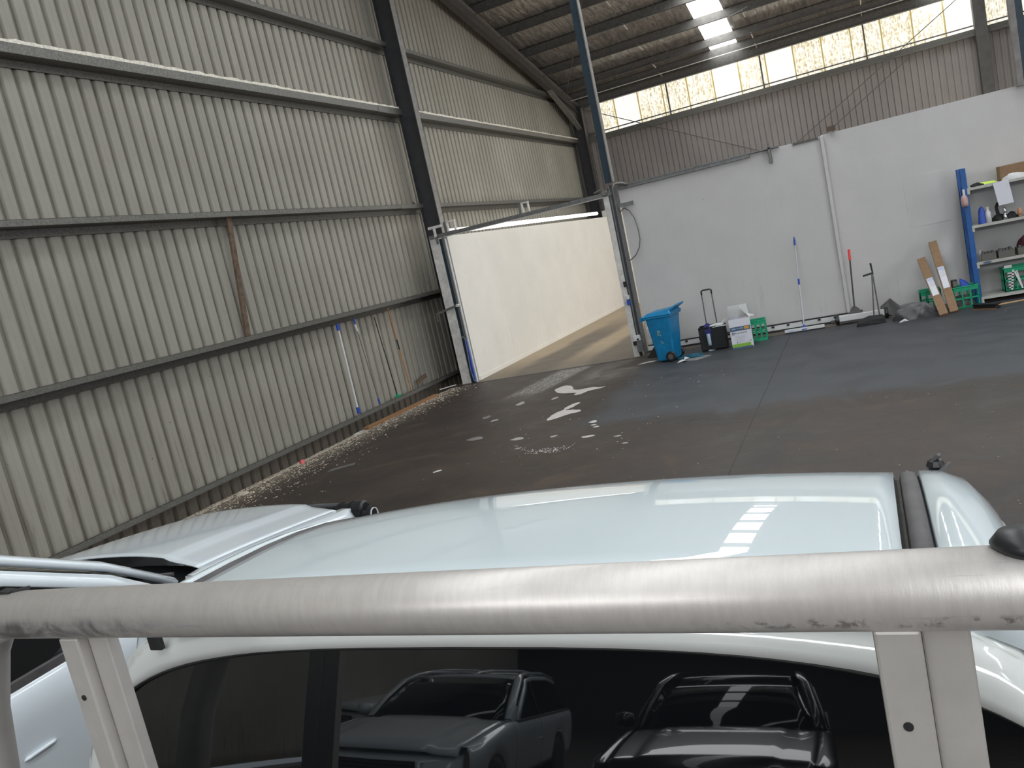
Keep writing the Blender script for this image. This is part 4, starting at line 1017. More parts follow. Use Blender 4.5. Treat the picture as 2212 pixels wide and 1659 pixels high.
# trolley bag
tr = empty('trolley_bag', (-2.86, 15.72, 0), math.radians(4), label='open black trolley bag with a raised telescopic handle, right of the blue bin', cat='bag')
b = MB()
for (x0, x1, y0, y1) in ((-.25, .25, -.16, -.14), (-.25, .25, .13, .15), (-.25, -.23, -.16, .15), (.23, .25, -.16, .15)): b.box(x0, y0, .03, x1, y1, .45)
b.box(-.25, -.16, .02, .25, .15, .05); b.build('body', M_BLK, tr, bevel=.012)
MB().tube([(-.24, -.15, .45), (.24, -.15, .46), (.24, .14, .47), (-.24, .14, .46), (-.24, -.15, .45)], .013, 8).build('rim', M_PLAS, tr, smooth=True)
hd = MB().tube([(-.01-.10, .14, .40), (-.10, .15, 1.12)], .012, 8).tube([(.09, .14, .40), (.09, .15, 1.12)], .012, 8).build('telescopic_rods', M_TRACK, tr)
MB().tube([(-.10, .15, 1.06), (-.10, .15, 1.13), (-.07, .15, 1.15), (.06, .15, 1.15), (.09, .15, 1.13), (.09, .15, 1.06)], .016, 10).build('grip', M_PLAS, tr, smooth=True)
for x in (-.2, .2): MB().lathe((x, .15, .05), [(0, -.02), (.05, -.02), (.05, .02), (0, .02)], 14, 'x').build('wheel', M_PLAS, tr)
tag(blob('navy_cloth', M_NAVY, -2.93, 15.62, .085, .07, .13, 9, .45, z0=.38), 'navy blue cloth bunched over the front of the trolley bag', 'cloth')
tag(MB().hexa([(-2.95, 15.525, .24), (-2.86, 15.525, .24), (-2.86, 15.538, .24), (-2.95, 15.538, .24)], [(-2.99, 15.525, .42), (-2.85, 15.525, .42), (-2.85, 15.538, .42), (-2.99, 15.538, .42)]).build('cloth_flap', M_NAVY), 'navy cloth corner hanging down the face of the trolley bag', 'cloth')
bo = tag(MB().lathe((-2.91, 15.48, .12), [(0, 0), (.034, 0), (.036, .05), (.036, .20), (.028, .225), (0, .23)], 16).build('spray_bottle', M_SPRAY, smooth=True), 'pale blue cylindrical bottle hung on the front of the trolley bag', 'bottle')
tag(blob('white_rag', M_WHITE, -2.73, 15.62, .14, .07, .06, 12, .45, z0=.44), 'crumpled white rag on the rim of the trolley bag', 'rag')
tag(MB().hexa([(-2.66, 15.68, .46), (-2.55, 15.70, .50), (-2.55, 15.78, .50), (-2.66, 15.76, .46)], [(-2.68, 15.68, .50), (-2.60, 15.70, .56), (-2.60, 15.78, .56), (-2.68, 15.76, .50)]).build('white_bottle', M_WHITE, bevel=.01), 'white plastic bottle end sticking out of the trolley bag near the carton', 'bottle')

# carton with flaps open and print
cb = empty('open_carton', (-2.30, 15.45, 0), math.radians(7), label='white open carton with slate blue band and green stripe, between trolley bag and crate', cat='box')
wd, dp, hg = .19, .30, .56
for nm, q in (('front_wall', (-wd, -.16, 0, wd-.005, -.155, hg)), ('back_wall', (-wd, .30, 0, wd, .305, hg)), ('side_wall', (-wd, -.155, 0, -wd+.005, .30, hg)), ('side_wall', (wd-.005, -.155, 0, wd, .30, hg)), ('base', (-wd, -.155, 0, wd, .30, .005))):
    MB().box(*q).build(nm, M_PAPER, cb)
MB().box(-wd+.003, -.1645, .335, wd-.008, -.160, .415).build('blue_band', M_BAND, cb)
MB().box(.07, -.1665, .352, .155, -.1645, .405).build('amber_badge', M_AMBER, cb)
MB().box(-.15, -.1655, .372, -.08, -.164, .388).box(-.06, -.1655, .372, -.03, -.164, .386).box(-.01, -.1655, .372, .05, -.164, .388).build('band_print', M_SPRAY, cb)
MB().box(-wd-.0005, -.1645, .0, wd-.008, -.160, .035).build('base_band', M_BAND, cb)
MB().box(-wd+.003, -.1645, .035, wd-.04, -.160, .095).build('lime_stripe', M_LIME, cb)
text('PLATINUM', 'print', .046, (-.11, -.1655, .278), (PI/2, 0, 0), M_INK, cb)
MB().lathe((-.14, -.162, .295), [(.014, -.003), (.026, -.003), (.026, .001), (.014, .001), (.014, -.003)], 16, 'y', False).build('round_mark', M_INK, cb)
for k, (xa, xb_) in enumerate(((-.12, .09), (-.12, .06), (-.12, .08), (-.10, .05), (-.12, .02), (-.08, .14))): MB().box(xa, -.1645, .235-.024*k, xb_, -.1605, .239-.024*k).build('fine_print', mat('grey_print', (.35, .37, .42), .7), cb)
MB().box(-.095, -.1645, .10, -.085, -.1605, .13).box(.13, -.1645, .115, .14, -.1605, .14).box(.155, -.1645, .115, .165, -.1605, .14).build('symbols', M_INK, cb)
MB().box(-wd-.002, -.14, .28, -wd+.001, .28, .335).build('side_band', M_BAND, cb)
FL = mat('carton_flap', (0.56, 0.56, 0.55), .8)
MB().hexa([(-wd, .30, hg), (wd, .30, hg), (wd, .305, hg), (-wd, .305, hg)], [(-wd+.02, .36, hg+.20), (wd-.02, .36, hg+.20), (wd-.02, .365, hg+.20), (-wd+.02, .365, hg+.20)]).build('flap', FL, cb)
MB().hexa([(-wd, -.15, hg), (-wd+.005, -.15, hg), (-wd+.005, .30, hg), (-wd, .30, hg)], [(-wd+.03, -.12, hg+.19), (-wd+.035, -.12, hg+.19), (-wd+.035, .27, hg+.21), (-wd+.03, .27, hg+.21)]).build('flap', FL, cb)
MB().hexa([(wd-.005, -.15, hg), (wd, -.15, hg), (wd, .30, hg), (wd-.005, .30, hg)], [(wd-.14, -.10, hg+.19), (wd-.135, -.10, hg+.19), (wd-.135, .25, hg+.20), (wd-.14, .25, hg+.20)]).build('flap', FL, cb)
tag(blob('crumpled_paper', M_WHITE, -2.14, 15.45, .09, .06, .05, 31, .5, z0=.55), 'crumpled white paper on the right edge of the open carton', 'litter')

# crates
def crate(name, loc, rz, w_, d_, h_, label, nx=3, ny=2, m=M_GREEN):
    r = empty(name, loc, rz, label=label, cat='crate', group='green milk crates')
    t = .014
    def lattice(ax):
        b = MB(); L_ = w_ if ax == 'x' else d_
        def bx(a0, a1, z0, z1):
            if ax == 'x': b.box(a0, -t/2, z0, a1, t/2, z1)
            else: b.box(-t/2, a0, z0, t/2, a1, z1)
        bx(-L_/2, L_/2, 0, .03); bx(-L_/2, L_/2, h_-.07, h_); bx(-L_/2, L_/2, h_*.42, h_*.42+.03)
        n = nx
        for i in range(n+1):
            a = -L_/2+.012+(L_-.024)*i/n; bx(a-.012, a+.012, .03, h_-.07)
        return b
    for s_ in (-1, 1):
        lattice('x').build('lattice_side', m, r, loc=(0, s_*(d_/2-t/2), 0))
        lattice('y').build('lattice_side', m, r, loc=(s_*(w_/2-t/2), 0, 0))
    b = MB(); b.box(-w_/2, -d_/2, .004, w_/2, d_/2, .016); b.build('base', m, r)
    MB().tube([(-w_/2, -d_/2, h_), (w_/2, -d_/2, h_), (w_/2, d_/2, h_), (-w_/2, d_/2, h_), (-w_/2, -d_/2, h_)], .011, 8).build('rim', m, r)
    return r
crate('milk_crate', (-2.05, 16.0, 0), math.radians(4), .30, .33, .39, 'green milk crate standing on end right of the open carton')
crate('milk_crate', (1.475, 16.13, 0), math.radians(3), .40, .33, .37, 'green milk crate on the floor between long cartons and blue rack')
crate('milk_crate', (.95, 16.42, 0), math.radians(0), .34, .33, .36, 'green milk crate half hidden behind the dark bag')
crate('milk_crate', (2.38, 16.42, .125), math.radians(0), .56, .33, .40, 'green milk crate on the lowest shelf of the rack')
# contents of the middle crate
tag(MB().box(1.27, 15.97, .34, 1.37, 16.02, .52).build('black_camera_case', M_PLAS, bevel=.015), 'black case with a silver face in the crate beside the long cartons', 'case')
MB().box(1.30, 15.962, .40, 1.36, 15.972, .49).build('silver_face', M_GALV, D.objects['black_camera_case'])
tag(MB().hexa([(1.41, 15.96, .34), (1.56, 15.98, .33), (1.58, 16.10, .33), (1.43, 16.10, .34)], [(1.40, 15.97, .52), (1.51, 15.99, .44), (1.53, 16.08, .45), (1.42, 16.08, .52)]).build('blue_bottle', M_CBLUE, bevel=.02), 'blue plastic bottle leaning in the crate next to the rack', 'bottle')
tag(blob('crate_clutter', M_DECK, 1.43, 16.12, .16, .12, .18, 44, .3, z0=.02), 'grey clutter filling the crate beside the rack', 'clutter')

# floor squeegee leaning on the panel
sq = empty('floor_squeegee', (-1.24, 16.17, 0), label='floor squeegee with tall silver handle and white blade, leaning on the white panel', cat='squeegee')
MB().box(-.36, -.02, .024, .36, .02, .080).build('blade_holder', M_WHITE, sq, bevel=.004)
MB().box(-.36, -.018, 0, .36, .012, .024).build('rubber_blade', M_RUB, sq)
MB().box(-.29, -.022, .035, -.19, -.019, .070).build('blue_label', M_LBLUE, sq)
MB().hexa([(-.055, -.025, .035), (.055, -.025, .035), (.055, .03, .035), (-.055, .03, .035)], [(-.016, .0, .13), (.016, .0, .13), (.016, .03, .13), (-.016, .03, .13)]).build('blue_socket', M_CBLUE, sq, bevel=.006)
MB().tube([(0, .015, .10), (.02, .21, .92)], .014, 10).build('handle', M_ROD2, sq)
MB().tube([(.02, .20, .88), (.023, .22, .99)], .019, 10).build('clamp', M_CBLUE, sq)
MB().tube([(.02, .21, .95), (.045, .40, 1.64)], .0115, 10).build('handle', M_ROD2, sq)
MB().tube([(.044, .395, 1.62), (.047, .42, 1.72), (.049, .44, 1.78)], [.018, .018, .008], 10).build('grip', M_CBLUE, sq)

# magnetic sweeper lying along the wall
sw = empty('magnetic_sweeper', (-.25, 16.30, 0), math.radians(-2), label='wide white magnetic sweeper on two small wheels, on the floor under the red grip pole', cat='sweeper')
MB().box(-.36, -.06, .06, .42, .06, .16).build('magnet_bar', M_WHITE, sw, bevel=.006)
MB().box(-.36, -.065, .02, .42, .055, .06).build('lower_cover', M_DECK, sw)
for x in (-.40, .455): 
    wl = MB().lathe((x, 0, .10), [(.02, -.028), (.092, -.028), (.10, -.015), (.10, .015), (.092, .028), (.02, .028)], 18, 'x').build('wheel', M_PLAS, sw)
    MB().lathe((x, 0, .10), [(0, -.03), (.05, -.03), (.05, .03), (0, .03)], 14, 'x').build('hub', M_WHITE, wl)
MB().add([(-.20, .06, .13), (.06, .06, .13), (.0, .07, .24), (-.06, .07, .30), (-.10, .07, .30), (-.15, .07, .24), (-.20, .075, .13), (.06, .075, .13), (.0, .085, .24), (-.06, .085, .30), (-.10, .085, .30), (-.15, .085, .24)],
   [(0, 1, 2, 3, 4, 5), (11, 10, 9, 8, 7, 6), (0, 6, 7, 1), (1, 7, 8, 2), (2, 8, 9, 3), (3, 9, 10, 4), (4, 10, 11, 5), (5, 11, 6, 0)]).build('handle_plate', M_TRIM, sw)
MB().tube([(-.08, .08, .22), (-.04, .30, 1.16)], .014, 10).build('pole', M_PLAS, sw)
MB().tube([(-.04, .295, 1.14), (-.033, .335, 1.34)], .022, 12).build('red_grip', M_RED, sw)
tag(MB().bar((-.78, 16.58, .03), (-.3, 16.60, .09), .04, .05).build('grey_block', M_TRIM, bevel=.004), 'short dark bar lying against the wall left of the sweeper plate', 'bar')
# long-handled dustpan set
dpn = empty('dustpan_set', (.02, 16.02, 0), label='long-handled dustpan and brush with black grips standing on a black floor brush', cat='dustpan')
MB().box(-.09, -.03, 0, .10, .05, .05).build('pan', M_BLK, dpn, bevel=.004)
MB().tube([(-.04, .0, .05), (.035, .05, .87)], .013, 8).tube([(.06, .02, .05), (.045, .05, .87)], .013, 8).build('silver_rods', M_GALV, dpn)
MB().tube([(.05, .05, .88), (-.12, .03, .855)], .018, 10).build('grip', M_PLAS, dpn)
MB().tube([(.05, .05, .86), (.035, .06, 1.06)], [.013, .018], 10).build('grip', M_PLAS, dpn)
tag(MB().add([(-.33, 15.66, .0), (.16, 15.70, .0), (.16, 15.90, .0), (-.30, 15.92, .0), (-.31, 15.66, .07), (.15, 15.70, .09), (.13, 15.86, .14), (-.10, 15.86, .15), (-.28, 15.88, .09), (-.1, 15.70, .10)],
    [(0, 3, 2, 1), (0, 1, 5, 9, 4), (1, 2, 6, 5), (2, 3, 8, 7, 6), (3, 0, 4, 8), (4, 9, 7, 8), (9, 5, 6, 7)]).build('floor_brush_head', M_BLK, bevel=.01), 'black flat brush head on the floor in front of the sweeper', 'brush')
tag(MB().add([(.10, 16.47, .08), (.30, 16.40, 0), (.45, 16.55, 0), (.15, 16.78, .0), (.30, 16.66, .30), (.12, 16.58, .18), (.46, 16.62, .12), (.26, 16.55, .29)],
    [(0, 1, 7, 5), (1, 2, 6, 4, 7), (2, 3, 4, 6), (3, 0, 5, 4), (5, 7, 4), (0, 3, 2, 1)]).build('dark_pan', M_TRIM, bevel=.006), 'dark grey upturned pan leaning on the wall right of the sweeper', 'pan')
tag(blob('dark_plastic_bag', M_BAG, .63, 15.74, .35, .17, .26, 3, .24, n=40, mm=18, power=.62), 'crumpled dark grey plastic bag lying left of the long cartons', 'bag')
tag(MB().add([(.36, 15.40, .002), (.45, 15.42, .03), (.52, 15.48, .004), (.46, 15.50, .05), (.38, 15.46, .02)], [(0, 1, 4), (1, 3, 4), (1, 2, 3), (0, 4, 3, 2), (0, 2, 1)]).build('paper_scrap', M_WHITE), 'white paper scrap on the floor in front of the dark bag', 'litter')

# long cartons
def long_carton(a, bq, lab):
    a, bq = Vector(a), Vector(bq); d = (bq-a).normalized()
    r = empty('long_carton', a, label=lab, cat='box', group='long cartons leaning on the partition')
    L_ = (bq-a).length
    b = MB().bar((0, 0, 0), d*L_, .135, .07, up=(0, 1, 0)); b.build('carton_body', M_CARD, r, bevel=.003)
    x = d.cross(Vector((0, 1, 0))).normalized(); nrm = x.cross(d).normalized()
    if nrm.y > 0: nrm = -nrm
    def q(s_, t_): return d*s_+x*t_+nrm*.037
    s0, s1 = L_*.32, L_*.62
    MB().add([q(s0, -.05), q(s0, .05), q(s1, .05), q(s1, -.05)]+[Vector(p)+nrm*.003 for p in (q(s0, -.05), q(s0, .05), q(s1, .05), q(s1, -.05))], [(0, 1, 2, 3), (4, 7, 6, 5), (0, 4, 5, 1), (1, 5, 6, 2), (2, 6, 7, 3), (3, 7, 4, 0)]).build('white_label', M_PAPER, r)
    s2 = s1-.08
    MB().add([q(s2, -.045)+nrm*.004, q(s2, .045)+nrm*.004, q(s1-.01, .045)+nrm*.004, q(s1-.01, -.045)+nrm*.004], [(0, 1, 2, 3)]).build('blue_print', M_LBLUE, r)
    for k in range(6):
        z = s2-.02-.022*k
        MB().add([q(z, -.04)+nrm*.004, q(z, .02+.01*(k % 3))+nrm*.004, q(z+.005, .02+.01*(k % 3))+nrm*.004, q(z+.005, -.04)+nrm*.004], [(0, 1, 2, 3)]).build('fine_print', MATS['grey_print'], r)
long_carton((1.065, 15.45, .012), (.90, 16.58, .92), 'lower left long cardboard carton with white label, leaning on the wall')
long_carton((1.235, 15.62, .012), (1.12, 16.62, 1.18), 'taller right long cardboard carton with white label, leaning on the wall')

# rack
rk = empty('storage_rack', (1.64, 16.15, 0), label='blue and grey metal storage rack at the right edge, with four shelves', cat='rack')
def rbox(x0, y0, z0, x1, y1, z1): return MB().box(x0, y0, z0, x1, y1, z1)
for yy in (0, .50):
    MB().box(.0, yy, 0, .045, yy+.005, 2.36).box(.0, yy, 0, .005, yy+.07, 2.36).box(.045, yy, 0, .09, yy+.008, 2.36).build('upright', M_RBLUE, rk)
for xx in (1.95,):
    for yy in (0, .50): MB().box(xx, yy, 0, xx+.08, yy+.008, 2.36).box(xx+.075, yy, 0, xx+.08, yy+.06, 2.36).build('upright', M_RBLUE, rk)
for za, zb_ in ((.15, .8), (.8, .95), (.95, 1.6), (1.6, 2.25)):
    MB().bar((.003, .04, za), (.003, .52, zb_), .006, .035).build('brace', M_RBLUE, rk)
for k, z in enumerate((.07, .68, 1.32, 1.97)):
    s = MB().box(.09, .0, z, 1.95, .02, z+.045).build('shelf_beam', M_SHELF, rk)
    MB().box(.075, -.006, z-.06, .115, .0, z+.045).build('beam_clip', M_SHELF, s, bevel=.003)
    MB().box(.06, .02, z+.03, 1.95, .55, z+.045).build('shelf_board', M_SHELF, rk)
MB().box(.04, .54, .1, 2.0, .552, 2.0).build('wall_stand_in', M_SHIN, rk)  # added sheet, its grey standing in for the white wall seen behind
el = MB().lathe((.235, -.004, .705), [(0, -.001), (.5, -.001), (.5, .002), (0, .002)], 24, 'y').build('oval_badge', M_BAND, rk)
for v in el.data.vertices: v.co.x = .235+(v.co.x-.235)*.13; v.co.z = .702+(v.co.z-.705)*.036
# rack contents
tag(MB().box(2.24, 16.28, 2.015, 2.95, 16.62, 2.26).build('cardboard_box', M_CARD, bevel=.01), 'brown cardboard box on the top shelf of the rack', 'box')
tag(blob('plastic_wrap', M_WHITE, 2.42, 16.22, .16, .05, .09, 70, .4, z0=2.015), 'clear white plastic wrap bunched before the cardboard box on the rack', 'wrap')
tag(MB().hexa([(2.15, 16.13, 1.62), (2.37, 16.12, 1.63), (2.37, 16.135, 1.63), (2.15, 16.145, 1.62)], [(2.10, 16.135, 2.01), (2.33, 16.135, 2.03), (2.33, 16.145, 2.03), (2.10, 16.145, 2.01)]).build('hanging_paper', M_PAPER), 'white sheet of paper hanging from the top shelf of the rack', 'paper')
tag(blob('black_glove', M_BLK, 1.88, 16.22, .09, .05, .06, 71, .4, z0=2.015), 'black glove lying on the left end of the top rack shelf', 'glove')
tag(MB().hexa([(1.80, 16.30, 2.016), (2.2, 16.30, 2.016), (2.2, 16.5, 2.016), (1.80, 16.5, 2.016)], [(1.84, 16.36, 2.06), (2.16, 16.34, 2.05), (2.16, 16.5, 2.05), (1.84, 16.5, 2.06)]).build('lime_vest', mat('lime_cloth', (.62, .85, .12), .9), bevel=.01), 'folded fluorescent lime vest behind the black glove on the rack', 'vest')
sp_ = empty('hanging_spray_bottle', (1.655, 16.10, 1.72), label='clear spray bottle with pink contents hooked on the blue rack upright', cat='bottle')
MB().lathe((0, 0, 0), [(0, .0), (.05, .0), (.055, .05), (.055, .13), (.03, .19), (0, .20)], 14).build('bottle', mat('pink_liquid', (.52, .33, .30), .3), sp_, smooth=True)
MB().box(-.015, -.02, .19, .02, .02, .29).build('trigger_head', M_WHITE, sp_, bevel=.006)
tag(blob('blue_glove', M_CBLUE, 1.90, 16.26, .07, .05, .28, 73, .25, z0=1.366), 'deep blue glove standing on the second shelf of the rack', 'glove')
sb = empty('white_spray_bottle', (1.99, 16.24, 1.366), label='white bottle beside the blue glove on the second rack shelf', cat='bottle')
MB().lathe((0, 0, 0), [(0, 0), (.045, 0), (.045, .17), (.02, .21), (.02, .24), (0, .24)], 14).build('bottle', M_WHITE, sb, smooth=True)
MB().box(-.03, -.02, .235, .02, .02, .27).build('cap', M_SHELF, sb, bevel=.004)
tag(blob('black_sprayer', M_BLK, 2.14, 16.28, .10, .06, .10, 74, .4, z0=1.366), 'black tangled tool on the second rack shelf left of the small jar', 'tool')
tag(MB().tube([(2.15, 16.3, 1.42), (2.13, 16.3, 1.60), (2.17, 16.3, 1.66)], [.03, .025, .035], 8).build('black_brush', M_BLK), 'black upright brush behind the hanging paper on the rack', 'brush')
tag(MB().lathe((2.235, 16.24, 1.366), [(0, 0), (.035, 0), (.035, .07), (.015, .09), (.028, .12), (.03, .18), (.01, .21), (0, .21)], 12).build('silver_spray_gun', M_CHR, smooth=True), 'silver spray gun with a white cup on the second rack shelf', 'tool')
tag(blob('black_tool', M_BLK, 2.34, 16.30, .09, .06, .10, 75, .5, z0=1.366), 'black grip tool right of the silver spray gun on the rack', 'tool')
tag(MB().lathe((2.45, 16.24, 1.40), [(0, 0), (.035, 0), (.04, .05), (.03, .11), (0, .12)], 12).lathe((2.45, 16.24, 1.366), [(0, 0), (.02, 0), (.02, .04), (0, .04)], 12).build('orange_roller', mat('peach_plastic', (.55, .27, .16), .6), smooth=True), 'small peach coloured roller on the second rack shelf', 'tool')
for i, (x0, x1) in enumerate(((1.80, 2.03), (2.06, 2.30), (2.35, 2.62))):
    q = empty('parts_tray', (x0, 16.20, .726), label=('leftmost', 'middle', 'rightmost')[i]+' of the grey parts trays on the third rack shelf', cat='tray', group='grey parts trays')
    MB().box(0, 0, 0, x1-x0, .30, .12).build('tray_body', M_GALVD, q, bevel=.006)
    r_ = random.Random(i)
    for k in range(4): MB().box(.02+.05*k, .02, .12, .06+.05*k, .10+.1*r_.random(), .135+.03*r_.random()).build('contents', M_TRIM, q)
tag(blob('maroon_cloth', M_MAROON, 2.50, 16.30, .13, .10, .17, 77, .3, z0=.86), 'maroon cloth heaped on the trays at the right edge of the rack', 'cloth')
tag(MB().lathe((1.80, 16.27, .726), [(0, 0), (.03, 0), (.03, .13), (.012, .19), (0, .19)], 10).build('grey_bottle', M_SHIN, smooth=True), 'grey bottle in the left corner of the third rack shelf', 'bottle')
# white tools in the lowest crate
wt = tag(empty('white_brush', (2.20, 16.235, .13), label='white slotted tool standing in the green crate on the lowest rack shelf', cat='tool'))
MB().bar((0, 0, .02), (.05, 0, .36), .03, .012, up=(0, 1, 0)).build('spine', M_WHITE, wt)
for k in range(6): MB().box(-.04, -.006, .05+.05*k, .03+.006*k, .006, .07+.05*k).build('tooth', M_WHITE, wt)
tag(MB().bar((2.36, 16.23, .15), (2.27, 16.23, .46), .025, .012, up=(0, 1, 0)).bar((2.36, 16.23, .15), (2.30, 16.23, .47), .02, .01, up=(0, 1, 0)).build('white_folding_rule', M_WHITE), 'white folded strip leaning in the crate on the lowest rack shelf', 'tool')
tag(MB().box(2.12, 16.24, .53, 2.24, 16.36, .58).build('white_carton', M_WHITE, bevel=.004), 'small white carton on the rim of the crate in the rack', 'box')
# push broom under the rack
pb = empty('push_broom', (1.52, 15.62, 0), label='push broom with black bristles lying on the floor in front of the rack', cat='broom')
MB().hexa([(0, 0, .0), (.30, -.30, .0), (.38, -.22, .0), (.06, .08, .0)], [(0, 0, .07), (.30, -.30, .07), (.38, -.22, .075), (.06, .08, .075)]).build('bristles', M_BLK, pb, bevel=.01)
MB().hexa([(-.01, -.012, .07), (.30, -.315, .07), (.39, -.22, .07), (.06, .09, .07)], [(-.01, -.012, .09), (.30, -.315, .09), (.39, -.22, .09), (.06, .09, .09)]).build('broom_block', M_PLAS, pb)
MB().hexa([(-.012, -.015, .0), (.30, -.32, .0), (.305, -.315, .0), (-.007, -.01, .0)], [(-.012, -.015, .018), (.30, -.32, .018), (.305, -.315, .018), (-.007, -.01, .018)]).build('block_edge', M_WOOD, pb)
MB().tube([(.34, -.25, .06), (1.2, .12, .03)], .013, 8).build('handle', mat('pale_handle_wood', (.50, .33, .17), .6), pb)
# things on the left wall: poles hanging between girts
def pole(pa, pb_, r, body, cap, label, capn, extra=None):
    t = empty(capn, pa, label=label, cat='pole')
    a = Vector((0, 0, 0)); b_ = Vector(pb_)-Vector(pa); d = b_.normalized()
    MB().tube([a, b_], r, 8).build('shaft', body, t)
    if cap:
        MB().tube([a, a+d*.13], r*1.9, 10).build('upper_grip', cap, t); MB().tube([b_-d*.13, b_], r*1.9, 10).build('lower_grip', cap, t)
    return t, b_
XP = XL+.16
pole((XP, 13.08, 2.04), (XP, 13.06, .23), .018, M_WHITE, M_CBLUE, 'white extension pole with blue grips on the left wall', 'extension_pole')
t, e = pole((XP, 13.66, 2.06), (XP, 13.84, .23), .009, M_GALV, M_CBLUE, 'thin grey pole with bent white top and blue grips on the left wall', 'bent_pole')
MB().tube([(0, 0, -.12), (.0, .03, -.25), (.0, .06, -.32)], [.022, .02, .012], 8).build('white_sleeve', M_WHITE, t)
t, e = pole((XP, 14.40, 1.98), (XP, 14.56, .23), .011, M_PLAS, None, 'black pole with a small green squeegee head on the left wall', 'green_squeegee')
MB().box(-.01, e.y-.12, e.z-.02, .02, e.y+.14, e.z+.01).build('green_head', M_GREEN, t); MB().bar(e+Vector((0, -.01, .06)), e, .035, .03).build('green_socket', M_GREEN, t)
t, e = pole((XP, 15.00, 2.10), (XP, 15.14, .22), .013, M_ORANGE, None, 'orange brown broomstick with black tape on the left wall', 'broomstick')
MB().tube([e*.38, e*.50], .016, 8).build('tape_wrap', M_BLK, t)
MB().tube([e*.86, e+Vector((0, .14, .03))], .004, 5).build('wire_stay', M_TRACK, t)
tag(MB().bar((XL+.10, 15.55, .30), (XL+.14, 15.95, .40), .02, .10).build('torn_bracket', M_OLDW), 'twisted rusty strip on the lowest girt near the doorway', 'bracket')
# timber plank and litter along the wall foot
pk = tag(MB().bar((-8.96, 12.5, .02), (-8.88, 15.2, .022), .12, .05).build('timber_plank', M_WOOD, bevel=.004), 'orange brown timber plank lying along the foot of the left wall', 'plank')
tag(MB().bar((-9.16, 12.35, -.045), (-9.10, 13.75, -.035), .03, .03).build('white_batten', M_WPNT, bevel=.003), 'thin white batten lying beside the timber plank', 'batten')
rnd = random.Random(11); b = MB()
def chip(b, x, y, s):
    a = rnd.uniform(0, 6.3); h = s*rnd.uniform(.2, .5)
    z0 = zfloor(x)+.001; h += z0
    p = [(x+s*math.cos(a+k*2.1)*rnd.uniform(.6, 1.2), y+s*math.sin(a+k*2.1)*rnd.uniform(.6, 1.2), z0) for k in range(3)]
    b.add(p+[(x, y, h)], [(0, 1, 3), (1, 2, 3), (2, 0, 3)])
for _ in range(9000):
    yy = rnd.uniform(6.5, 16.0); xe = max(-9.55, -9.05+rnd.gauss(0, .38)*(1+.7*(12-yy)/6 if yy < 12 else 1))
    chip(b, xe, yy, rnd.uniform(.006, .020)*(1 if rnd.random() < .9 else 1.8))
for _ in range(300): chip(b, rnd.uniform(-9, 2), rnd.uniform(5, 16), rnd.uniform(.004, .010))
tag(b.build('grit', M_GRIT, fixn=False), 'pale grit scattered along the foot of the left wall', 'debris', kind='stuff')
for (x, y, s_, m_, lb, nm) in ((-8.86, 10.4, .05, mat('pink_plastic', (.6, .10, .10), .5), 'small red ball on the grit by the left wall', 'red_ball'),
                               (-8.78, 8.86, .09, M_GRIT, 'pale flat stone on the grit near the car hood', 'stone')):
    tag(blob(nm, m_, x, y, s_, s_, s_*1.2 if 'ball' in nm else s_*.4, 5, .12, n=12, mm=6), lb, 'stone' if nm == 'stone' else 'ball')
sheet('grey_scrap', M_GALVD, [(-7.76, 9.60), (-7.44, 9.86), (-7.50, 9.98), (-7.80, 9.74)], 'pale grey strip of scrap on the dark floor left of centre', 'litter', .006)
sheet('white_scrap', M_WHITE, [(-9.20, 15.95), (-9.02, 16.2), (-8.94, 16.3), (-9.12, 16.1)], 'white scrap on the floor by the left door jamb', 'litter', .02)
sheet('white_scrap', M_WHITE, [(-5.53, 8.92), (-5.47, 8.95), (-5.44, 9.0), (-5.50, 8.98)], 'tiny white scrap on the dark floor above the truck roof', 'litter', .01)
# hose and blue post at the left jamb
hs_ = [(-8.50, 16.24, 1.02), (-8.46, 16.22, 1.10), (-8.42, 16.24, 1.02), (-8.43, 16.22, .6), (-8.45, 16.22, .3), (-8.42, 16.22, .06), (-8.36, 16.2, .03)]
tag(MB().tube(hs_, .012, 8).build('hanging_hose', M_TRACK, smooth=True), 'grey hose hanging down the left door jamb', 'hose')
tag(MB().box(-8.45, 16.24, .02, -8.39, 16.278, 1.0).build('blue_bar', M_CBLUE, bevel=.006), 'short bright blue bar standing at the foot of the left door jamb', 'bar')
# dried paint on the floor
def spill(pts, m, lab, group=None, z=.003):
    n = len(pts); P3 = []
    # rounded irregular outline (Catmull-Rom)
    for i in range(n):
        p0, p1, p2, p3 = pts[i-1], pts[i], pts[(i+1) % n], pts[(i+2) % n]
        for k in range(4):
            t = k/4
            P3.append(tuple(.5*((2*p1[a])+(-p0[a]+p2[a])*t+(2*p0[a]-5*p1[a]+4*p2[a]-p3[a])*t*t+(-p0[a]+3*p1[a]-3*p2[a]+p3[a])*t**3)+rnd.uniform(-.012, .012) for a in (0, 1)))
    b = MB().prism(P3, lambda x, y: (x, y, .0005), lambda x, y: (x, y, z))
    return tag(b.build('paint_spill', m, fixn=False), lab, 'spill', group)
spill([(-5.55, 13.78), (-5.44, 14.08), (-5.22, 13.86), (-5.08, 13.52), (-4.90, 13.45), (-4.73, 13.52), (-4.56, 13.40), (-4.45, 13.42), (-4.52, 13.30), (-4.68, 13.22), (-4.79, 13.0), (-4.90, 13.02), (-4.93, 13.18), (-5.12, 13.28), (-5.35, 13.42)], M_SPILL, 'larger white dried paint spill on the dark floor before the doorway')
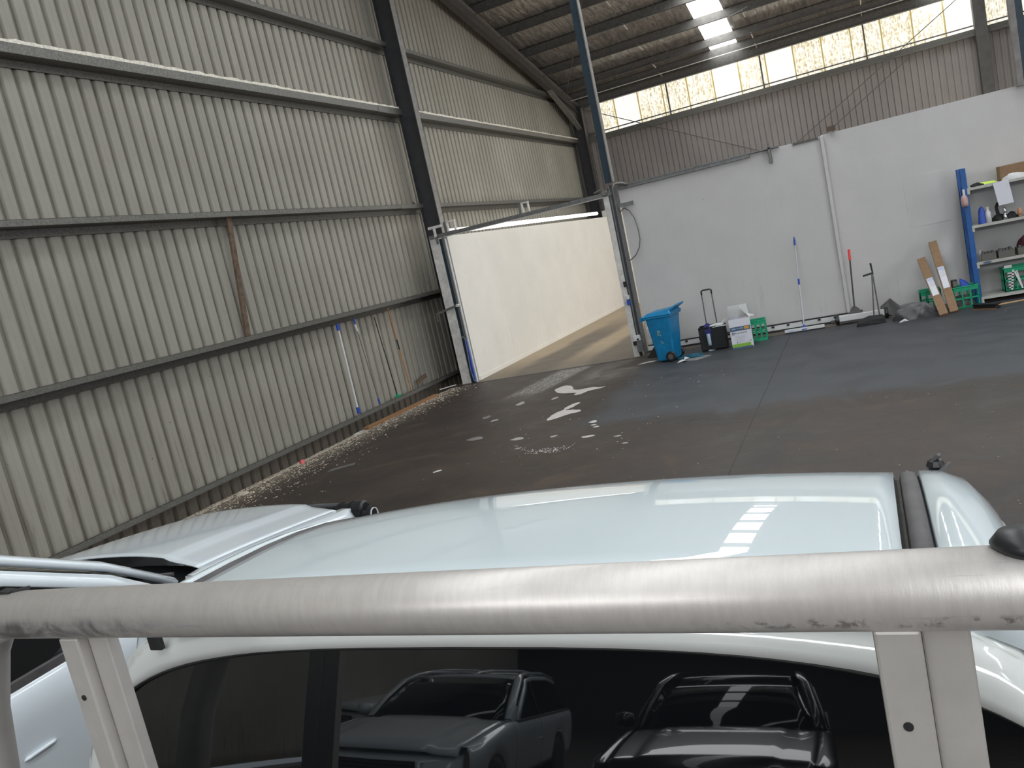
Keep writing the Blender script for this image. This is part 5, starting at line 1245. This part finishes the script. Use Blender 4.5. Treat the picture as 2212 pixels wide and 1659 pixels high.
spill([(-4.80, 11.50), (-4.77, 11.72), (-4.70, 11.85), (-4.72, 12.05), (-4.66, 12.25), (-4.55, 12.28), (-4.58, 12.0), (-4.66, 11.82), (-4.52, 11.78), (-4.36, 11.68), (-4.33, 11.58), (-4.48, 11.48), (-4.60, 11.32), (-4.74, 11.22)], M_SPILL, 'smaller forked white dried paint spill nearer the truck roof')
def drop(x, y, rx, ry, m, lab):
    n = 14; ph = rnd.uniform(0, 6)
    pts = [(x+rx*math.cos(2*PI*i/n)*(1+.2*math.sin(3*2*PI*i/n+ph)), y+ry*math.sin(2*PI*i/n)*(1+.2*math.sin(2*2*PI*i/n+ph))) for i in range(n)]
    return tag(MB().prism(pts, lambda a, c: (a, c, .0005), lambda a, c: (a, c, .003)).build('paint_drop', m, fixn=False), lab, 'spill', 'paint drops on the floor')
# scattered drops follow the photograph's trail
DR = [(-4.85, 10.26, .10, .08, 1), (-3.67, 9.91, .09, .055, 0), (-5.90, 12.92, .07, .16, 1), (-3.85, 10.75, .06, .07, 0), (-5.25, 12.95, .05, .12, 1), (-3.70, 10.42, .045, .04, 0),
      (-4.25, 10.15, .05, .05, 1), (-4.62, 9.70, .04, .035, 1), (-3.20, 9.75, .05, .03, 1), (-3.0, 9.35, .04, .03, 1), (-5.7, 10.6, .14, .10, 2), (-3.78, 10.55, .04, .04, 0), (-6.2, 12.1, .07, .10, 2), (-5.9, 11.75, .06, .08, 1)]
NMS = ['grey oval paint drop well left of the forked spill', 'bright white oval drop, the largest one right below the forked spill', 'long pale drop just left of the gap between the two big spills', 'white drop at the top of the cluster right of the forked spill',
 'narrow dull drop between the two big spills', 'small white drop just above the bright white oval', 'dull drop midway between the fleck patch and the bright white oval', 'small dull drop above the dense fleck patch', 'small dull drop right of the bright white oval', 'rightmost small dull drop, low on the dark floor',
 'large faint grey smear at the far left of the paint drops', 'small white drop between the cluster top and the bright oval', 'faint smear below the dusty drag marks', 'dull drop left of the forked spill on its own']
for i, (x, y, rx, ry, k) in enumerate(DR):
    drop(x, y, rx, ry, (M_SPILL, mat('dull_paint', (.38, .36, .34), .6), M_SPILLG)[k], NMS[i])
b = MB()
for _ in range(70):
    t = rnd.random(); x = -4.75+.9*t+rnd.gauss(0, .03); y = 9.95-.62*math.sin(PI*t*.62)+rnd.gauss(0, .03)
    chip(b, x, y, rnd.uniform(.005, .014))
for _ in range(90): chip(b, -4.05+rnd.gauss(0, .13), 9.42+rnd.gauss(0, .06), rnd.uniform(.006, .016))
for _ in range(60): chip(b, rnd.uniform(-5.2, -2.2), rnd.uniform(9.0, 13.5), rnd.uniform(.006, .016))
tag(b.build('paint_flecks', M_SPILL, fixn=False), 'spatter of tiny white paint flecks on the dark floor', 'debris', kind='stuff')
